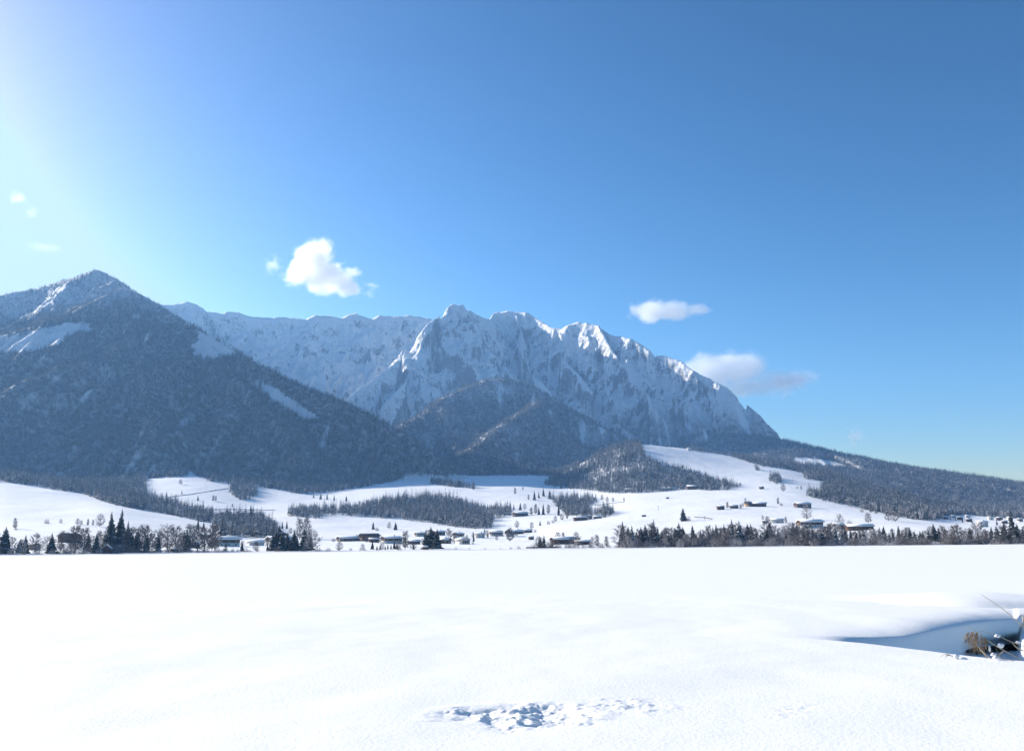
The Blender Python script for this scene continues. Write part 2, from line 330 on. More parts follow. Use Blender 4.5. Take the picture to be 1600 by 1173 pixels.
def make_mountain_mat(name, rock_lo, rock_hi, rockcol, noise_amt, forest_floor):
    mt, t, b = new_mat(name); b.inputs['Roughness'].default_value = .75; b.inputs['Specular IOR Level'].default_value = .2
    geo = N(t, 'ShaderNodeNewGeometry'); sep = N(t, 'ShaderNodeSeparateXYZ'); t.links.new(geo.outputs['Normal'], sep.inputs[0])
    v = mapped(t, (.05, .05, .06)); n = noise_node(t, 1, 9, .74, v, .8)
    v2 = mapped(t, (.0045, .0045, .006)); nb = noise_node(t, 1, 4, .5, v2)
    s = math_node(t, 'ADD', sep.outputs[2], math_node(t, 'MULTIPLY', math_node(t, 'SUBTRACT', n.outputs[0], .5), noise_amt))
    s = math_node(t, 'ADD', s, math_node(t, 'MULTIPLY', math_node(t, 'SUBTRACT', nb.outputs[0], .5), noise_amt * .45))
    rockf = maprange(t, s, rock_lo, rock_hi, 1, 0)
    nr = noise_node(t, 1, 5, .6, mapped(t, (.05, .05, .12)))
    rc = mixc(t, nr.outputs[0], tuple(q * .6 for q in rockcol), tuple(q * 1.35 for q in rockcol))
    c = mixc(t, rockf, SNOW, rc)
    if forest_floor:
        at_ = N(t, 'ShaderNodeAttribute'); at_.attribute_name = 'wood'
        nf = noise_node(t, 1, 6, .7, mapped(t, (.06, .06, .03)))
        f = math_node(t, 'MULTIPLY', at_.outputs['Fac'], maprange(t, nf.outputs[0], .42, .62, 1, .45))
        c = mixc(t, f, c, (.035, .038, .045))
    t.links.new(c, b.inputs['Base Color'])
    h = noise_node(t, 1, 9, .7, mapped(t, (.03, .03, .05)), .2)
    bump(t, b, h.outputs[0], 18, 1.0)
    return mt
M_meadow = make_meadow_mat()
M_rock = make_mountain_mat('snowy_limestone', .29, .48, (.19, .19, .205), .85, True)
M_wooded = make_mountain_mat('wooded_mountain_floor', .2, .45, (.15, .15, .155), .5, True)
HAZE = 5e-5; CLOUDS = True
# ------------------------------------------------------------------ where the woods stand (regions found on the photo, kept as ground areas)
LEFT_EDGE = [(-600, 300), (1000, 300), (720, 690), (692, 722), (672, 738), (640, 742), (610, 753), (560, 762), (520, 768), (470, 772), (430, 764), (398, 760), (380, 761), (355, 756), (330, 752), (306, 742), (298, 735), (290, 744), (228, 748), (228, 776), (262, 784), (300, 795), (332, 803), (336, 815), (318, 815), (250, 801), (190, 791), (160, 783), (130, 771), (80, 764), (40, 757), (0, 752), (-600, 765)]
CLEARINGS = [
 [(-20, 527), (40, 520), (100, 505), (140, 503), (142, 515), (110, 522), (95, 535), (60, 548), (20, 552), (-20, 548)],
 [(308, 516), (330, 525), (372, 551), (350, 556), (330, 562), (305, 556), (300, 540), (310, 530)],
 [(398, 596), (425, 603), (450, 620), (480, 640), (502, 655), (478, 656), (455, 640), (430, 625), (400, 605)],
 [(1243, 714), (1262, 715), (1300, 720), (1325, 728), (1310, 730), (1280, 727), (1258, 724), (1240, 725)],
]
WOODS = [
 [(360, 752), (398, 756), (401, 772), (388, 782), (370, 780), (358, 768)],
 [(336, 812), (350, 808), (400, 808), (412, 813), (428, 824), (433, 838), (400, 840), (345, 838), (334, 826)],
 [(448, 798), (470, 796), (500, 797), (502, 810), (480, 809), (450, 806)],
 [(504, 800), (524, 797), (528, 805), (506, 806)],
 [(528, 801), (560, 790), (590, 786), (620, 778), (650, 776), (700, 778), (735, 790), (760, 793), (797, 792), (797, 804), (775, 810), (765, 818), (775, 826), (740, 826), (700, 822), (660, 815), (620, 810), (570, 806), (540, 806)],
 [(672, 751), (690, 752), (720, 757), (742, 761), (742, 763), (700, 760), (675, 756)],
 [(856, 776), (870, 782), (900, 776), (905, 787), (918, 795), (925, 806), (885, 806), (876, 796)],
 [(930, 806), (940, 799), (952, 799), (962, 803), (945, 808)],
 [(900, 785), (920, 778), (936, 782), (928, 788), (905, 790)],
 [(905, 765), (850, 757), (868, 744), (905, 733), (940, 705), (962, 692), (990, 688), (1002, 692), (1005, 706), (1020, 722), (1050, 730), (1085, 738), (1110, 748), (1145, 758), (1156, 761), (1130, 765), (1108, 766), (1075, 764), (1030, 768), (980, 771), (940, 769)],
 [(1204, 747), (1212, 745), (1221, 749), (1221, 754), (1212, 756), (1204, 753)],
 [(1178, 731), (1186, 734), (1190, 736), (1180, 735)],
]
UPPER = [(1000, 600), (1000, 691), (1060, 698), (1088, 705), (1105, 706), (1140, 712), (1170, 722), (1190, 728), (1240, 735), (1257, 740), (1257, 748), (1290, 752), (1302, 756), (1284, 757), (1283, 770), (1262, 774), (1278, 780), (1320, 789), (1400, 807), (1440, 813), (1470, 812), (1480, 806), (1512, 804), (1560, 809), (1700, 813), (2200, 820), (2200, 600)]
SCREEN_BARE = [(560, 600), (640, 560), (700, 500)]
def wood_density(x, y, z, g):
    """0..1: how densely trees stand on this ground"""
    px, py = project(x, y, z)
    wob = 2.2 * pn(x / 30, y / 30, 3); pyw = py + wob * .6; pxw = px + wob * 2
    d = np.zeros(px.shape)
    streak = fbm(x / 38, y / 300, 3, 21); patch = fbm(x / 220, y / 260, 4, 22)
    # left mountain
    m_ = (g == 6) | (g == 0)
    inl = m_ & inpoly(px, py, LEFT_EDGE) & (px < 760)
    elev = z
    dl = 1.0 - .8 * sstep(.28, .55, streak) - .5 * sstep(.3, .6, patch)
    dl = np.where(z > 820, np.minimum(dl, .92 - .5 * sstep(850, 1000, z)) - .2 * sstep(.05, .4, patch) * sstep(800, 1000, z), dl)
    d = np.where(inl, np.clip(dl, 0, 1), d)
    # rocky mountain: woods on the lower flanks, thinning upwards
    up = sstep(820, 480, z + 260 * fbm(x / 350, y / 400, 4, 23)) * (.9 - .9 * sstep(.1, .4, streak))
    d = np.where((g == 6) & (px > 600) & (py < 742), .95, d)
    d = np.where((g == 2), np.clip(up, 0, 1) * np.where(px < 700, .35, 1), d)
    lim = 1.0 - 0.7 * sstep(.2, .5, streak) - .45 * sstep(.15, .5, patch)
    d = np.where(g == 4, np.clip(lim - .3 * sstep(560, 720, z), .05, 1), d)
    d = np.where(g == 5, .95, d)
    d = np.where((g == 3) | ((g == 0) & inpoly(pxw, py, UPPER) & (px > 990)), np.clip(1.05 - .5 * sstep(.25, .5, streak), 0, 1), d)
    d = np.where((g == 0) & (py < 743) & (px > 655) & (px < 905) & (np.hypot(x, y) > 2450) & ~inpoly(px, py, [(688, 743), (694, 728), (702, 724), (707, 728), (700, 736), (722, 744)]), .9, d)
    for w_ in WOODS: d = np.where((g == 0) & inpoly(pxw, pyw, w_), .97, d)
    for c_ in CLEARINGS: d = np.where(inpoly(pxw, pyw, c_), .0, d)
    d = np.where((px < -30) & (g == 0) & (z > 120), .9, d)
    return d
# ------------------------------------------------------------------ the setting as meshes
quad = (np.arange(NR - 1)[:, None] * NA + np.arange(NA - 1)[None, :]).ravel()
quads = np.stack([quad, quad + 1, quad + NA + 1, quad + NA], 1)
V = np.stack([gx.ravel(), gy.ravel(), gz.ravel()], 1)
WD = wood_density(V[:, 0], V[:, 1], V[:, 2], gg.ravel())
fg = gg.ravel()[quads].max(axis=1)
SETN = {'valley': ('snowy_meadows', M_meadow), 'far_ridge': ('distant_mountain_ridge', M_rock), 'rocky_mountain': ('rocky_mountain', M_rock), 'right_slope': ('wooded_slope', M_wooded), 'wooded_spur': ('wooded_mountain_spur', M_wooded), 'wooded_knoll': ('wooded_hill', M_wooded), 'left_mountain': ('wooded_mountain', M_wooded)}
for gi, gname in enumerate(GROUPS):
    F = quads[fg == gi]
    if not len(F): continue
    used, inv = np.unique(F, return_inverse=True)
    nm, mt = SETN[gname]
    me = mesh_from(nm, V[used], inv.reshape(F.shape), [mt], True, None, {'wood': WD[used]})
    o = link(bpy.data.objects.new(nm, me)); o['kind'] = 'structure'
# ------------------------------------------------------------------ trees: meshes
def make_tree_mats(name, base, tint, rough=.9, trans=0):
    mt, t, b = new_mat(name); b.inputs['Roughness'].default_value = rough; b.inputs['Specular IOR Level'].default_value = .15
    oi = N(t, 'ShaderNodeObjectInfo')
    n = noise_node(t, .8, 3, .6, mapped(t, (1, 1, 1)))
    c = mixc(t, math_node(t, 'MULTIPLY', oi.outputs['Random'], .9), base, tint)
    c = mixc(t, math_node(t, 'MULTIPLY', n.outputs[0], .4), c, tuple(q * .55 for q in base))
    t.links.new(c, b.inputs['Base Color']); return mt
M_needle = make_tree_mats('spruce_needles', (.030, .042, .036), (.060, .066, .058))
M_needle2 = make_tree_mats('frosted_needles', (.060, .072, .076), (.12, .13, .14))
M_frost = make_tree_mats('snow_on_branches', (.62, .66, .72), (.80, .83, .88))
M_rime = make_tree_mats('rimed_branches', (.36, .39, .43), (.55, .58, .63))
M_bark = make_tree_mats('bark', (.06, .05, .042), (.10, .085, .07))
M_twig = make_tree_mats('bare_twigs', (.085, .07, .065), (.17, .145, .135))
M_twigf = make_tree_mats('frosted_twigs', (.34, .32, .33), (.62, .60, .62))
def spruce_arrays(seed, tiers, nb, radius=.17, snow=.3, base=.08, sub=True):
    """height 1. returns verts, faces, mat (0 needles, 1 snow)"""
    rg = random.Random(seed); Vv, Ff, Mi = [], [], []
    for k in range(tiers):
        f = k / (tiers - 1); z = base + (1 - base) * (f ** .92) * .965
        R = radius * (1 - f) ** .8 * rg.uniform(.78, 1.12) + .012
        n = max(4, int(nb * (1 - .5 * f)))
        ph = rg.random() * 6.28
        for q in range(n):
            a = ph + q * 6.283 / n + rg.uniform(-.3, .3); L = R * rg.uniform(.6, 1.15)
            ca, sa = math.cos(a), math.sin(a); wd = L * rg.uniform(.30, .5) + .006; dr = rg.uniform(.25, .6) * L + .004
            i = len(Vv)
            Vv += [(0, 0, z + .025), (ca * L * .55 - sa * wd, sa * L * .55 + ca * wd, z - dr * .55), (ca * L, sa * L, z - dr * .8), (ca * L * .55 + sa * wd, sa * L * .55 - ca * wd, z - dr * .55), (ca * L * .55, sa * L * .55, z - dr * .15)]
            sn = 1 if rg.random() < snow else 0
            Ff += [(i, i + 1, i + 4), (i + 1, i + 2, i + 4), (i + 2, i + 3, i + 4), (i + 3, i, i + 4)]; Mi += [sn, sn if rg.random() < .6 else 0, sn, sn if rg.random() < .6 else 0]
            if sub:   # hanging curtain of twigs below the branch
                i = len(Vv)
                Vv += [(ca * L * .15, sa * L * .15, z), (ca * L * .95, sa * L * .95, z - dr * .7), (ca * L * .6, sa * L * .6, z - dr * 1.5 - .012)]
                Ff += [(i, i + 1, i + 2)]; Mi += [0]
    i = len(Vv); Vv += [(-.006, 0, .9), (.006, 0, .9), (0, 0, 1.0), (0, .006, .9)]; Ff += [(i, i + 1, i + 2), (i + 1, i + 3, i + 2)]; Mi += [0, 0]
    return Vv, Ff, Mi
def cone_trunk(h0, h1, r0, r1, n=6):
    Vv = [(r0 * math.cos(q * 6.283 / n), r0 * math.sin(q * 6.283 / n), h0) for q in range(n)] + [(r1 * math.cos(q * 6.283 / n), r1 * math.sin(q * 6.283 / n), h1) for q in range(n)]
    Ff = [(q, (q + 1) % n, n + (q + 1) % n, n + q) for q in range(n)]
    return Vv, Ff
def tube(Vv, Ff, p, q, r0, r1, n=3):
    d = (q - p); L = d.length
    if L < 1e-6: return
    d = d / L; u = d.orthogonal().normalized(); w = d.cross(u); i = len(Vv)
    for c, r in ((p, r0), (q, r1)):
        for k in range(n):
            a = k * 6.283 / n; Vv.append(tuple(c + (u * math.cos(a) + w * math.sin(a)) * r))
    for k in range(n): Ff.append((i + k, i + (k + 1) % n, i + n + (k + 1) % n, i + n + k))
def bare_arrays(seed, kind='round'):
    """bare broadleaf, height 1: (limbs verts, faces), (twigs verts, faces). An outline of twigs around a leader, from low on the stem"""
    rg = random.Random(seed); LV, LF, TV, TF = [], [], [], []
    R, z0, n1, tw = {'round': (.36, .16, 30, 11), 'slim': (.17, .12, 32, 9), 'shrub': (.50, .0, 30, 11)}[kind]
    def prof(z):     # half width of the crown at height z
        t_ = max(0, min(1, (z - z0) / (1 - z0)))
        return R * (math.sin(math.pi * min(1, .12 + .88 * t_) ** .85) ** .7 * .95 + .05)
    if kind != 'shrub':
        p = Vector((0, 0, 0)); 
        for k in range(6):
            q = Vector((rg.uniform(-.02, .02), rg.uniform(-.02, .02), (k + 1) * .15)); tube(LV, LF, p, q, .017 * (1 - k * .15), .017 * (1 - (k + 1) * .15), 5); p = q
    for k in range(n1):
        a = k * 2.399 + rg.uniform(-.4, .4); ze = z0 + (1 - z0) * ((k + rg.random()) / n1) ** .9
        rr = prof(ze) * rg.uniform(.55, 1.0); tip = Vector((math.cos(a) * rr, math.sin(a) * rr, ze))
        rise = {'round': .9, 'slim': 1.8, 'shrub': .9}[kind]
        st = Vector((0, 0, max(.02 if kind == 'shrub' else .08, ze - rr * rise - .06))) if kind != 'shrub' else Vector((math.cos(a) * .08, math.sin(a) * .08, 0))
        mid = st.lerp(tip, .5) + Vector((math.cos(a), math.sin(a), -.3)) * rr * .12
        tube(LV, LF, st, mid, .0075, .005, 4) if kind != 'shrub' else tube(TV, TF, st, mid, .007, .004, 3)
        tube(TV, TF, mid, tip, .0048, .0026, 3)
        for j in range(tw):
            f = rg.uniform(.25, 1); b0 = (st.lerp(mid, f * 2) if f < .5 else mid.lerp(tip, f * 2 - 1))
            L = rg.uniform(.06, .15) * (1.3 if kind == 'shrub' else 1.0); dv = Vector((math.cos(a) + rg.uniform(-1.1, 1.1), math.sin(a) + rg.uniform(-1.1, 1.1), rg.uniform(.1, 1.5))).normalized()
            e = b0 + dv * L; tube(TV, TF, b0, e, .0044, .003, 3)
            for i in range(4):
                c0 = b0.lerp(e, rg.uniform(.3, 1)); d2 = (dv + Vector((rg.uniform(-1, 1), rg.uniform(-1, 1), rg.uniform(-.4, .9)))).normalized()
                tube(TV, TF, c0, c0 + d2 * rg.uniform(.03, .08), .0038, .0022, 3)
    return (LV, LF), (TV, TF)
def broad_small(seed, frost):
    """tiny bare crown for the far woods"""
    rg = random.Random(seed); Vv, Ff, Mi = [], [], []
    for k in range(46):
        a = rg.random() * 6.28; e = rg.uniform(.15, 1.0); R = .24 * math.sin(min(1, max(.12, e)) * 2.7) ** .5 * rg.uniform(.5, 1)
        b_ = Vector((R * .3 * math.cos(a), R * .3 * math.sin(a), .12 + e * .45)); t_ = Vector((R * math.cos(a), R * math.sin(a), .12 + e * .88)); w = .018
        i = len(Vv); Vv += [tuple(b_ + Vector((-w * math.sin(a), w * math.cos(a), 0))), tuple(b_ - Vector((-w * math.sin(a), w * math.cos(a), 0))), tuple(t_)]
        Ff.append((i, i + 1, i + 2)); Mi.append(1 if rg.random() < frost else 0)
    i = len(Vv); Vv += [(-.012, 0, 0), (.012, 0, 0), (0, 0, .5)]; Ff.append((i, i + 1, i + 2)); Mi.append(0)
    return Vv, Ff, Mi
# woods: small instanced trees (nobody could count them) -> one object, geometry nodes
src = bpy.data.collections.new('woodland_tree_shapes')
def src_obj(nm, arr, mats):
    me = mesh_from(nm, arr[0], arr[1], mats, False, arr[2]); o = bpy.data.objects.new(nm, me); src.objects.link(o); return o
for k in range(3): src_obj('a_spruce_%d' % k, spruce_arrays(100 + k, 9, 7, .19, .30, .04, False), [M_needle2, M_rime])
for k in range(2): src_obj('b_dark_%d' % k, spruce_arrays(110 + k, 9, 7, .18, .16, .04, False), [M_needle, M_rime])
src_obj('c_broad_0', broad_small(1, .45), [M_twig, M_twigf])
src_obj('c_broad_1', broad_small(2, .8), [M_twig, M_twigf])
def scatter():
    a, b, c, d = (V[quads[:, k]] for k in range(4))
    ar = .5 * (np.linalg.norm(np.cross(b - a, c - a), axis=1) + np.linalg.norm(np.cross(c - a, d - a), axis=1))
    cen = (a + b + c + d) / 4; rr = np.hypot(cen[:, 0], cen[:, 1])
    dens = WD[quads].mean(1)
    px, py = project(cen[:, 0], cen[:, 1], cen[:, 2])
    horiz = np.abs(np.cross((b - a)[:, :2], (d - a)[:, :2]))
    exp = dens * horiz / np.where(fg == 0, 42.0, np.where((fg == 6), 40.0, np.where(fg == 2, 95.0, 62.0)))
    exp = np.where(fg == 4, exp * 1.5, exp)
    exp = np.where((px < -450) | (px > 2050), exp * .3, exp)
    exp = np.where((rr > 6000) | (fg == 1), 0, exp)
    # nothing can be seen on the far flanks: thin there
    nrm = np.cross(b - a, d - a); nrm *= np.sign(nrm[:, 2:3]); back = (nrm[:, 0] * cen[:, 0] + nrm[:, 1] * cen[:, 1] + nrm[:, 2] * (cen[:, 2] - EYE)) > 0
    exp = np.where(back, exp * .25, exp)
    n = RNG.poisson(exp); idx = np.repeat(np.arange(len(quads)), n)
    u = RNG.random(len(idx))[:, None]; v = RNG.random(len(idx))[:, None]
    P = (a[idx] * (1 - u) + b[idx] * u) * (1 - v) + (d[idx] * (1 - u) + c[idx] * u) * v
    G_ = fg[idx]; x, y, z = P[:, 0], P[:, 1], P[:, 2]
    hgt = 15 + 6 * fbm(x / 90, y / 90, 2, 33) + RNG.normal(0, 3.6, len(idx))
    hgt = np.where(G_ == 2, hgt * .72, hgt); hgt = np.where((G_ == 6) & (z > 850), hgt * .72, hgt); hgt = np.clip(hgt, 6, 25)
    mixn = fbm(x / 150, y / 150, 3, 34); rnd = RNG.random(len(idx))
    qx, qy = project(x, y, z)
    pb = np.where(G_ == 4, .35, np.where(G_ == 2, .4, np.where(G_ == 6, .12, .10))) + .25 * sstep(.1, .4, mixn)
    low = (G_ == 0) & (qy > 795) ; pb = np.where(low, .30, pb)
    broad = rnd < pb
    dark = RNG.random(len(idx)) < np.where(G_ == 3, .6, np.where(G_ == 6, np.clip(.12 + .6 * sstep(250, 520, P[:, 2] + 160 * fbm(P[:, 0] / 200, P[:, 1] / 200, 2, 35)), 0, 1), .4))
    kind = np.where(broad, 5 + (RNG.random(len(idx)) < .5), np.where(dark, 3 + RNG.integers(0, 2, len(idx)), RNG.integers(0, 3, len(idx))))
    hgt = np.where(broad, hgt * .8, hgt)
    return P - np.array([0, 0, .3]), kind, hgt, RNG.random(len(idx)) * 6.28
P, kind, hgt, rot = scatter()
print('forest trees', len(P))
me = bpy.data.meshes.new('mountain_forest'); me.vertices.add(len(P)); me.vertices.foreach_set('co', P.astype(np.float32).ravel())
for nm, typ, val in (('tkind', 'INT', kind.astype(np.int32)), ('trot', 'FLOAT', rot.astype(np.float32))):
    me.attributes.new(nm, typ, 'POINT').data.foreach_set('value', val)
wd_ = hgt * np.clip(RNG.normal(1.15, .25, len(hgt)), .7, 1.9); me.attributes.new('tsize', 'FLOAT_VECTOR', 'POINT').data.foreach_set('vector', np.stack([wd_, wd_, hgt], 1).astype(np.float32).ravel())
forest = link(bpy.data.objects.new('mountain_forest', me)); forest['kind'] = 'stuff'
forest['label'] = 'snow dusted conifer and bare broadleaf woods covering the mountain flanks and valley hills'; forest['category'] = 'forest'
ng = bpy.data.node_groups.new('plant_trees', 'GeometryNodeTree')
ng.interface.new_socket('Geometry', in_out='INPUT', socket_type='NodeSocketGeometry'); ng.interface.new_socket('Geometry', in_out='OUTPUT', socket_type='NodeSocketGeometry')
gi_ = ng.nodes.new('NodeGroupInput'); go_ = ng.nodes.new('NodeGroupOutput')
iop = ng.nodes.new('GeometryNodeInstanceOnPoints'); ci = ng.nodes.new('GeometryNodeCollectionInfo')
ci.inputs['Collection'].default_value = src; ci.inputs['Separate Children'].default_value = True; ci.inputs['Reset Children'].default_value = True
iop.inputs['Pick Instance'].default_value = True
def named(nm, typ):
    n = ng.nodes.new('GeometryNodeInputNamedAttribute'); n.data_type = typ; n.inputs['Name'].default_value = nm; return n.outputs['Attribute']
cmb = ng.nodes.new('ShaderNodeCombineXYZ'); ng.links.new(named('trot', 'FLOAT'), cmb.inputs['Z'])
ng.links.new(gi_.outputs[0], iop.inputs['Points']); ng.links.new(ci.outputs[0], iop.inputs['Instance'])
ng.links.new(named('tkind', 'INT'), iop.inputs['Instance Index']); ng.links.new(cmb.outputs[0], iop.inputs['Rotation'])
ng.links.new(named('tsize', 'FLOAT_VECTOR'), iop.inputs['Scale']); ng.links.new(iop.outputs[0], go_.inputs[0])
md = forest.modifiers.new('plant', 'NODES'); md.node_group = ng
# ------------------------------------------------------------------ lake, near snow, ground beyond
def make_near_snow():
    mt, t, b = new_mat('powder_snow'); b.inputs['Base Color'].default_value = (.90, .89, .875, 1)
    b.inputs['Roughness'].default_value = .55; b.inputs['Specular IOR Level'].default_value = .35
    n1 = noise_node(t, 1, 3, .5, mapped(t, (1.2, 1.2, 1.2))); p = bump(t, b, n1.outputs[0], .03, .5)
    n2 = noise_node(t, 1, 4, .7, mapped(t, (28, 28, 28))); p = bump(t, b, n2.outputs[0], .010, .7, p)
    n3 = noise_node(t, 1, 2, .8, mapped(t, (140, 140, 140))); bump(t, b, n3.outputs[0], .0012, .5, p)
    return mt
M_near = make_near_snow()
def make_lake_snow():
    mt, t, b = new_mat('lake_snow'); b.inputs['Base Color'].default_value = (.90, .89, .875, 1)
    b.inputs['Roughness'].default_value = .55; b.inputs['Specular IOR Level'].default_value = .3
    n1 = noise_node(t, 1, 5, .55, mapped(t, (.25, .12, .2))); bump(t, b, n1.outputs[0], .12, .35)
    return mt
M_lake = make_lake_snow()
R_NEAR = 34.0
_nx = np.arange(1000, 2400, 4.0)
def _curve(xs, ys, s=9):
    y = np.interp(_nx, xs, ys); k = np.exp(-.5 * (np.arange(-24, 25) / s) ** 2); k /= k.sum(); return np.convolve(np.pad(y, 24, mode='edge'), k, 'valid')
_RN = _curve([1262, 1350, 1430, 1500, 1580, 1700, 2100], [14.2, 14.0, 13.5, 13.0, 12.7, 12.6, 12.4])
_RF = _curve([1262, 1350, 1430, 1500, 1580, 1700, 2100], [14.3, 14.8, 16.1, 18.5, 21.0, 22.2, 24.0])
_DD = _curve([1240, 1300, 1350, 1430, 1500, 1560, 2100], [0, .08, .24, .46, .64, .74, .74])
_RC = _curve([1380, 1430, 1500, 1570, 1700, 2100], [24.0, 23.4, 23.0, 23.2, 24.5, 26.0])
_DP = _curve([1360, 1430, 1500, 1560, 1640, 1800], [0, .34, .42, .38, .15, .05], 16)
def notch(pxh, r):
    """the stream hollow on the right of the near snow: near lip, foot of the far wall, depth"""
    D = np.interp(pxh, _nx, _DD); D = D * (1 - .42 * sstep(1580, 1592, pxh) * sstep(17.6, 18.4, r))
    return np.interp(pxh, _nx, _RN), np.interp(pxh, _nx, _RF), D
def near_z(a, r):
    ca = 1 / np.sqrt(1 + a * a); x = a * ca * r; y = ca * r
    pxh = CX + a * 1452.0
    z = .30 * (1 - sstep(20, R_NEAR, r)) + 0.0 * x
    z = z + .035 * fbm(x / 2.6, y / 3.5, 3, 7) * sstep(R_NEAR, R_NEAR - 8, r)
    rn, rf, D = notch(pxh, r)
    lump = .05 * fbm(x / .8, y / .8, 3, 11)
    w = .55 + 0 * r
    down = sstep(rn - .5, rn + .9, r + lump)
    # far side: steep foot, rounded brow
    q = r - rf + lump
    up = .74 * sstep(-.25, .22, q) + .26 * (1 - np.exp(-np.clip(q - .1, 0, 9) / .9))
    z = z - D * down * (1 - np.clip(up, 0, 1))
    # the wall ends at the right: lit snow beyond it
    # second, shallower trough behind the first
    rc = np.interp(pxh, _nx, _RC); dp = np.interp(pxh, _nx, _DP)
    q2 = r - rc
    z = z + dp * (.55 * (1 - np.exp(-np.clip(q2, 0, 30) / 1.1)) - .45 * np.exp(-(q2 / .45) ** 2)) * sstep(34, 27, r)
    # trampled hole by the feet and crumbly snow to its right
    u = (pxh - 800) / 125.0; v = (r - 7.6) / .62
    hole = sstep(1.05, .55, np.hypot(u, v) + .55 * fbm(x * 1.7, y * 1.7, 3, 13))
    lumps = ridged(x * 1.9, y * 1.9, 3, 14); balls = np.abs(fbm(x * 5, y * 5, 3, 15))
    z = z - hole * (.050 - .062 * lumps - .05 * balls)
    rim = np.exp(-((np.hypot(u, v) - 1.05) / .16) ** 2) * (v > -.2); z = z + rim * .008 * (1 + fbm(x * 4, y * 4, 2, 16))
    c2 = sstep(1.0, .2, np.hypot((pxh - 975) / 110, (r - 8.1) / .6)); z = z + c2 * .028 * np.clip(fbm(x * 7, y * 7, 3, 17), -.1, .6)
    c3 = sstep(1.0, .2, np.hypot((pxh - 1228 - (r - 8.1) * 55) / 34, (r - 8.1) / .6)); z = z + c3 * .012 * fbm(x * 8, y * 8, 3, 18)
    c4 = sstep(1.0, .3, np.hypot((pxh - 1232) / 20, (r - 21.5) / .5)); z = z - c4 * .04 * np.abs(fbm(x * 4, y * 4, 2, 19))
    return x, y, z
NEAR_A = np.concatenate([np.linspace(-1.6, a_of(-60), 40)[:-1], np.linspace(a_of(-60), a_of(620), 90)[:-1], np.linspace(a_of(620), a_of(1120), 380)[:-1], np.linspace(a_of(1120), a_of(1700), 330), np.linspace(a_of(1700), 1.6, 40)[1:]])
NEAR_R = np.concatenate([np.linspace(2.0, 6.6, 30)[:-1], np.linspace(6.6, 9.2, 190)[:-1], np.linspace(9.2, 11, 40)[:-1], np.linspace(11, 19, 260)[:-1], np.linspace(19, 24.5, 90)[:-1], np.linspace(24.5, R_NEAR, 25)])
nx_, ny_, nz_ = near_z(NEAR_A[None, :] + 0 * NEAR_R[:, None], NEAR_R[:, None] + 0 * NEAR_A[None, :])
# undercut: the foot of the far wall is eaten away by the stream
pxh = CX + NEAR_A[None, :] * 1452.0 + 0 * NEAR_R[:, None]; rn_, rf_, D_ = notch(pxh, NEAR_R[:, None])
rr_ = NEAR_R[:, None] + 0 * pxh
q_ = rr_ - rf_
low = sstep(.30 - D_ * .60, .30 - D_ * .86, nz_) * (q_ > -.28) * (q_ < 1.0) * sstep(1485, 1520, pxh)
sh = low * .6 * sstep(.2, .5, D_)
k_ = (rr_ + sh) / rr_
nx_ = nx_ * k_; ny_ = ny_ * k_
nr, na = nx_.shape
qd = (np.arange(nr - 1)[:, None] * na + np.arange(na - 1)[None, :]).ravel(); qd = np.stack([qd, qd + 1, qd + na + 1, qd + na], 1)
me = mesh_from('snow_bank', np.stack([nx_.ravel(), ny_.ravel(), nz_.ravel()], 1), qd, [M_near], True)
o = link(bpy.data.objects.new('snow_bank', me)); o['kind'] = 'structure'
# lake
la = np.concatenate([np.linspace(-1.6, a_of(-60), 10)[:-1], np.linspace(a_of(-60), a_of(1660), 160), np.linspace(a_of(1660), 1.6, 10)[1:]])
lr = np.concatenate([np.linspace(R_NEAR - .3, 60, 30), np.geomspace(62, 612, 70)])
LA, LR = np.meshgrid(la, lr); ca = 1 / np.sqrt(1 + LA * LA); lx = LA * ca * LR; ly = ca * LR
lz = .05 * fbm(lx / 22, ly / 30, 3, 6) * sstep(R_NEAR, 60, LR) * sstep(640, 400, LR) - .012; lz = np.where(LR > 590, .02, lz)
qd = (np.arange(len(lr) - 1)[:, None] * len(la) + np.arange(len(la) - 1)[None, :]).ravel(); qd = np.stack([qd, qd + 1, qd + len(la) + 1, qd + len(la)], 1)
me = mesh_from('snow_covered_lake', np.stack([lx.ravel(), ly.ravel(), lz.ravel()], 1), qd, [M_lake], True)
o = link(bpy.data.objects.new('snow_covered_lake', me)); o['kind'] = 'structure'
# wide ground all round
RG_ = 9600; vs = [(0, 0, -1.2)] + [(RG_ * math.cos(k * math.pi / 32), RG_ * math.sin(k * math.pi / 32), -1.2) for k in range(64)]
me = mesh_from('snowy_ground', vs, [(0, 1 + k, 1 + (k + 1) % 64) for k in range(64)], [M_lake]); o = link(bpy.data.objects.new('snowy_ground', me)); o['kind'] = 'structure'
# stream water at the foot of the hollow, coloured black to paint the undercut's shade
mt_w, t, b = new_mat('shade_black_water'); b.inputs['Base Color'].default_value = (.006, .008, .010, 1); b.inputs['Roughness'].default_value = .6; b.inputs['Specular IOR Level'].default_value = .1
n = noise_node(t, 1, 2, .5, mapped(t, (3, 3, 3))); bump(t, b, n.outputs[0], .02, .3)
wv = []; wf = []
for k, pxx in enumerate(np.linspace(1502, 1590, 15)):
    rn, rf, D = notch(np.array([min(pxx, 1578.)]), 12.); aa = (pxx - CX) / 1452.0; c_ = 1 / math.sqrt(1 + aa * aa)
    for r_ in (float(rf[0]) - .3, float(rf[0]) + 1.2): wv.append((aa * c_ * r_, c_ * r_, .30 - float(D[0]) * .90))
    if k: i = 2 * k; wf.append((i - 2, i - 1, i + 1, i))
me = mesh_from('stream_water_shade', wv, wf, [mt_w], True); o = link(bpy.data.objects.new('stream_water_shade', me)); o['kind'] = 'structure'
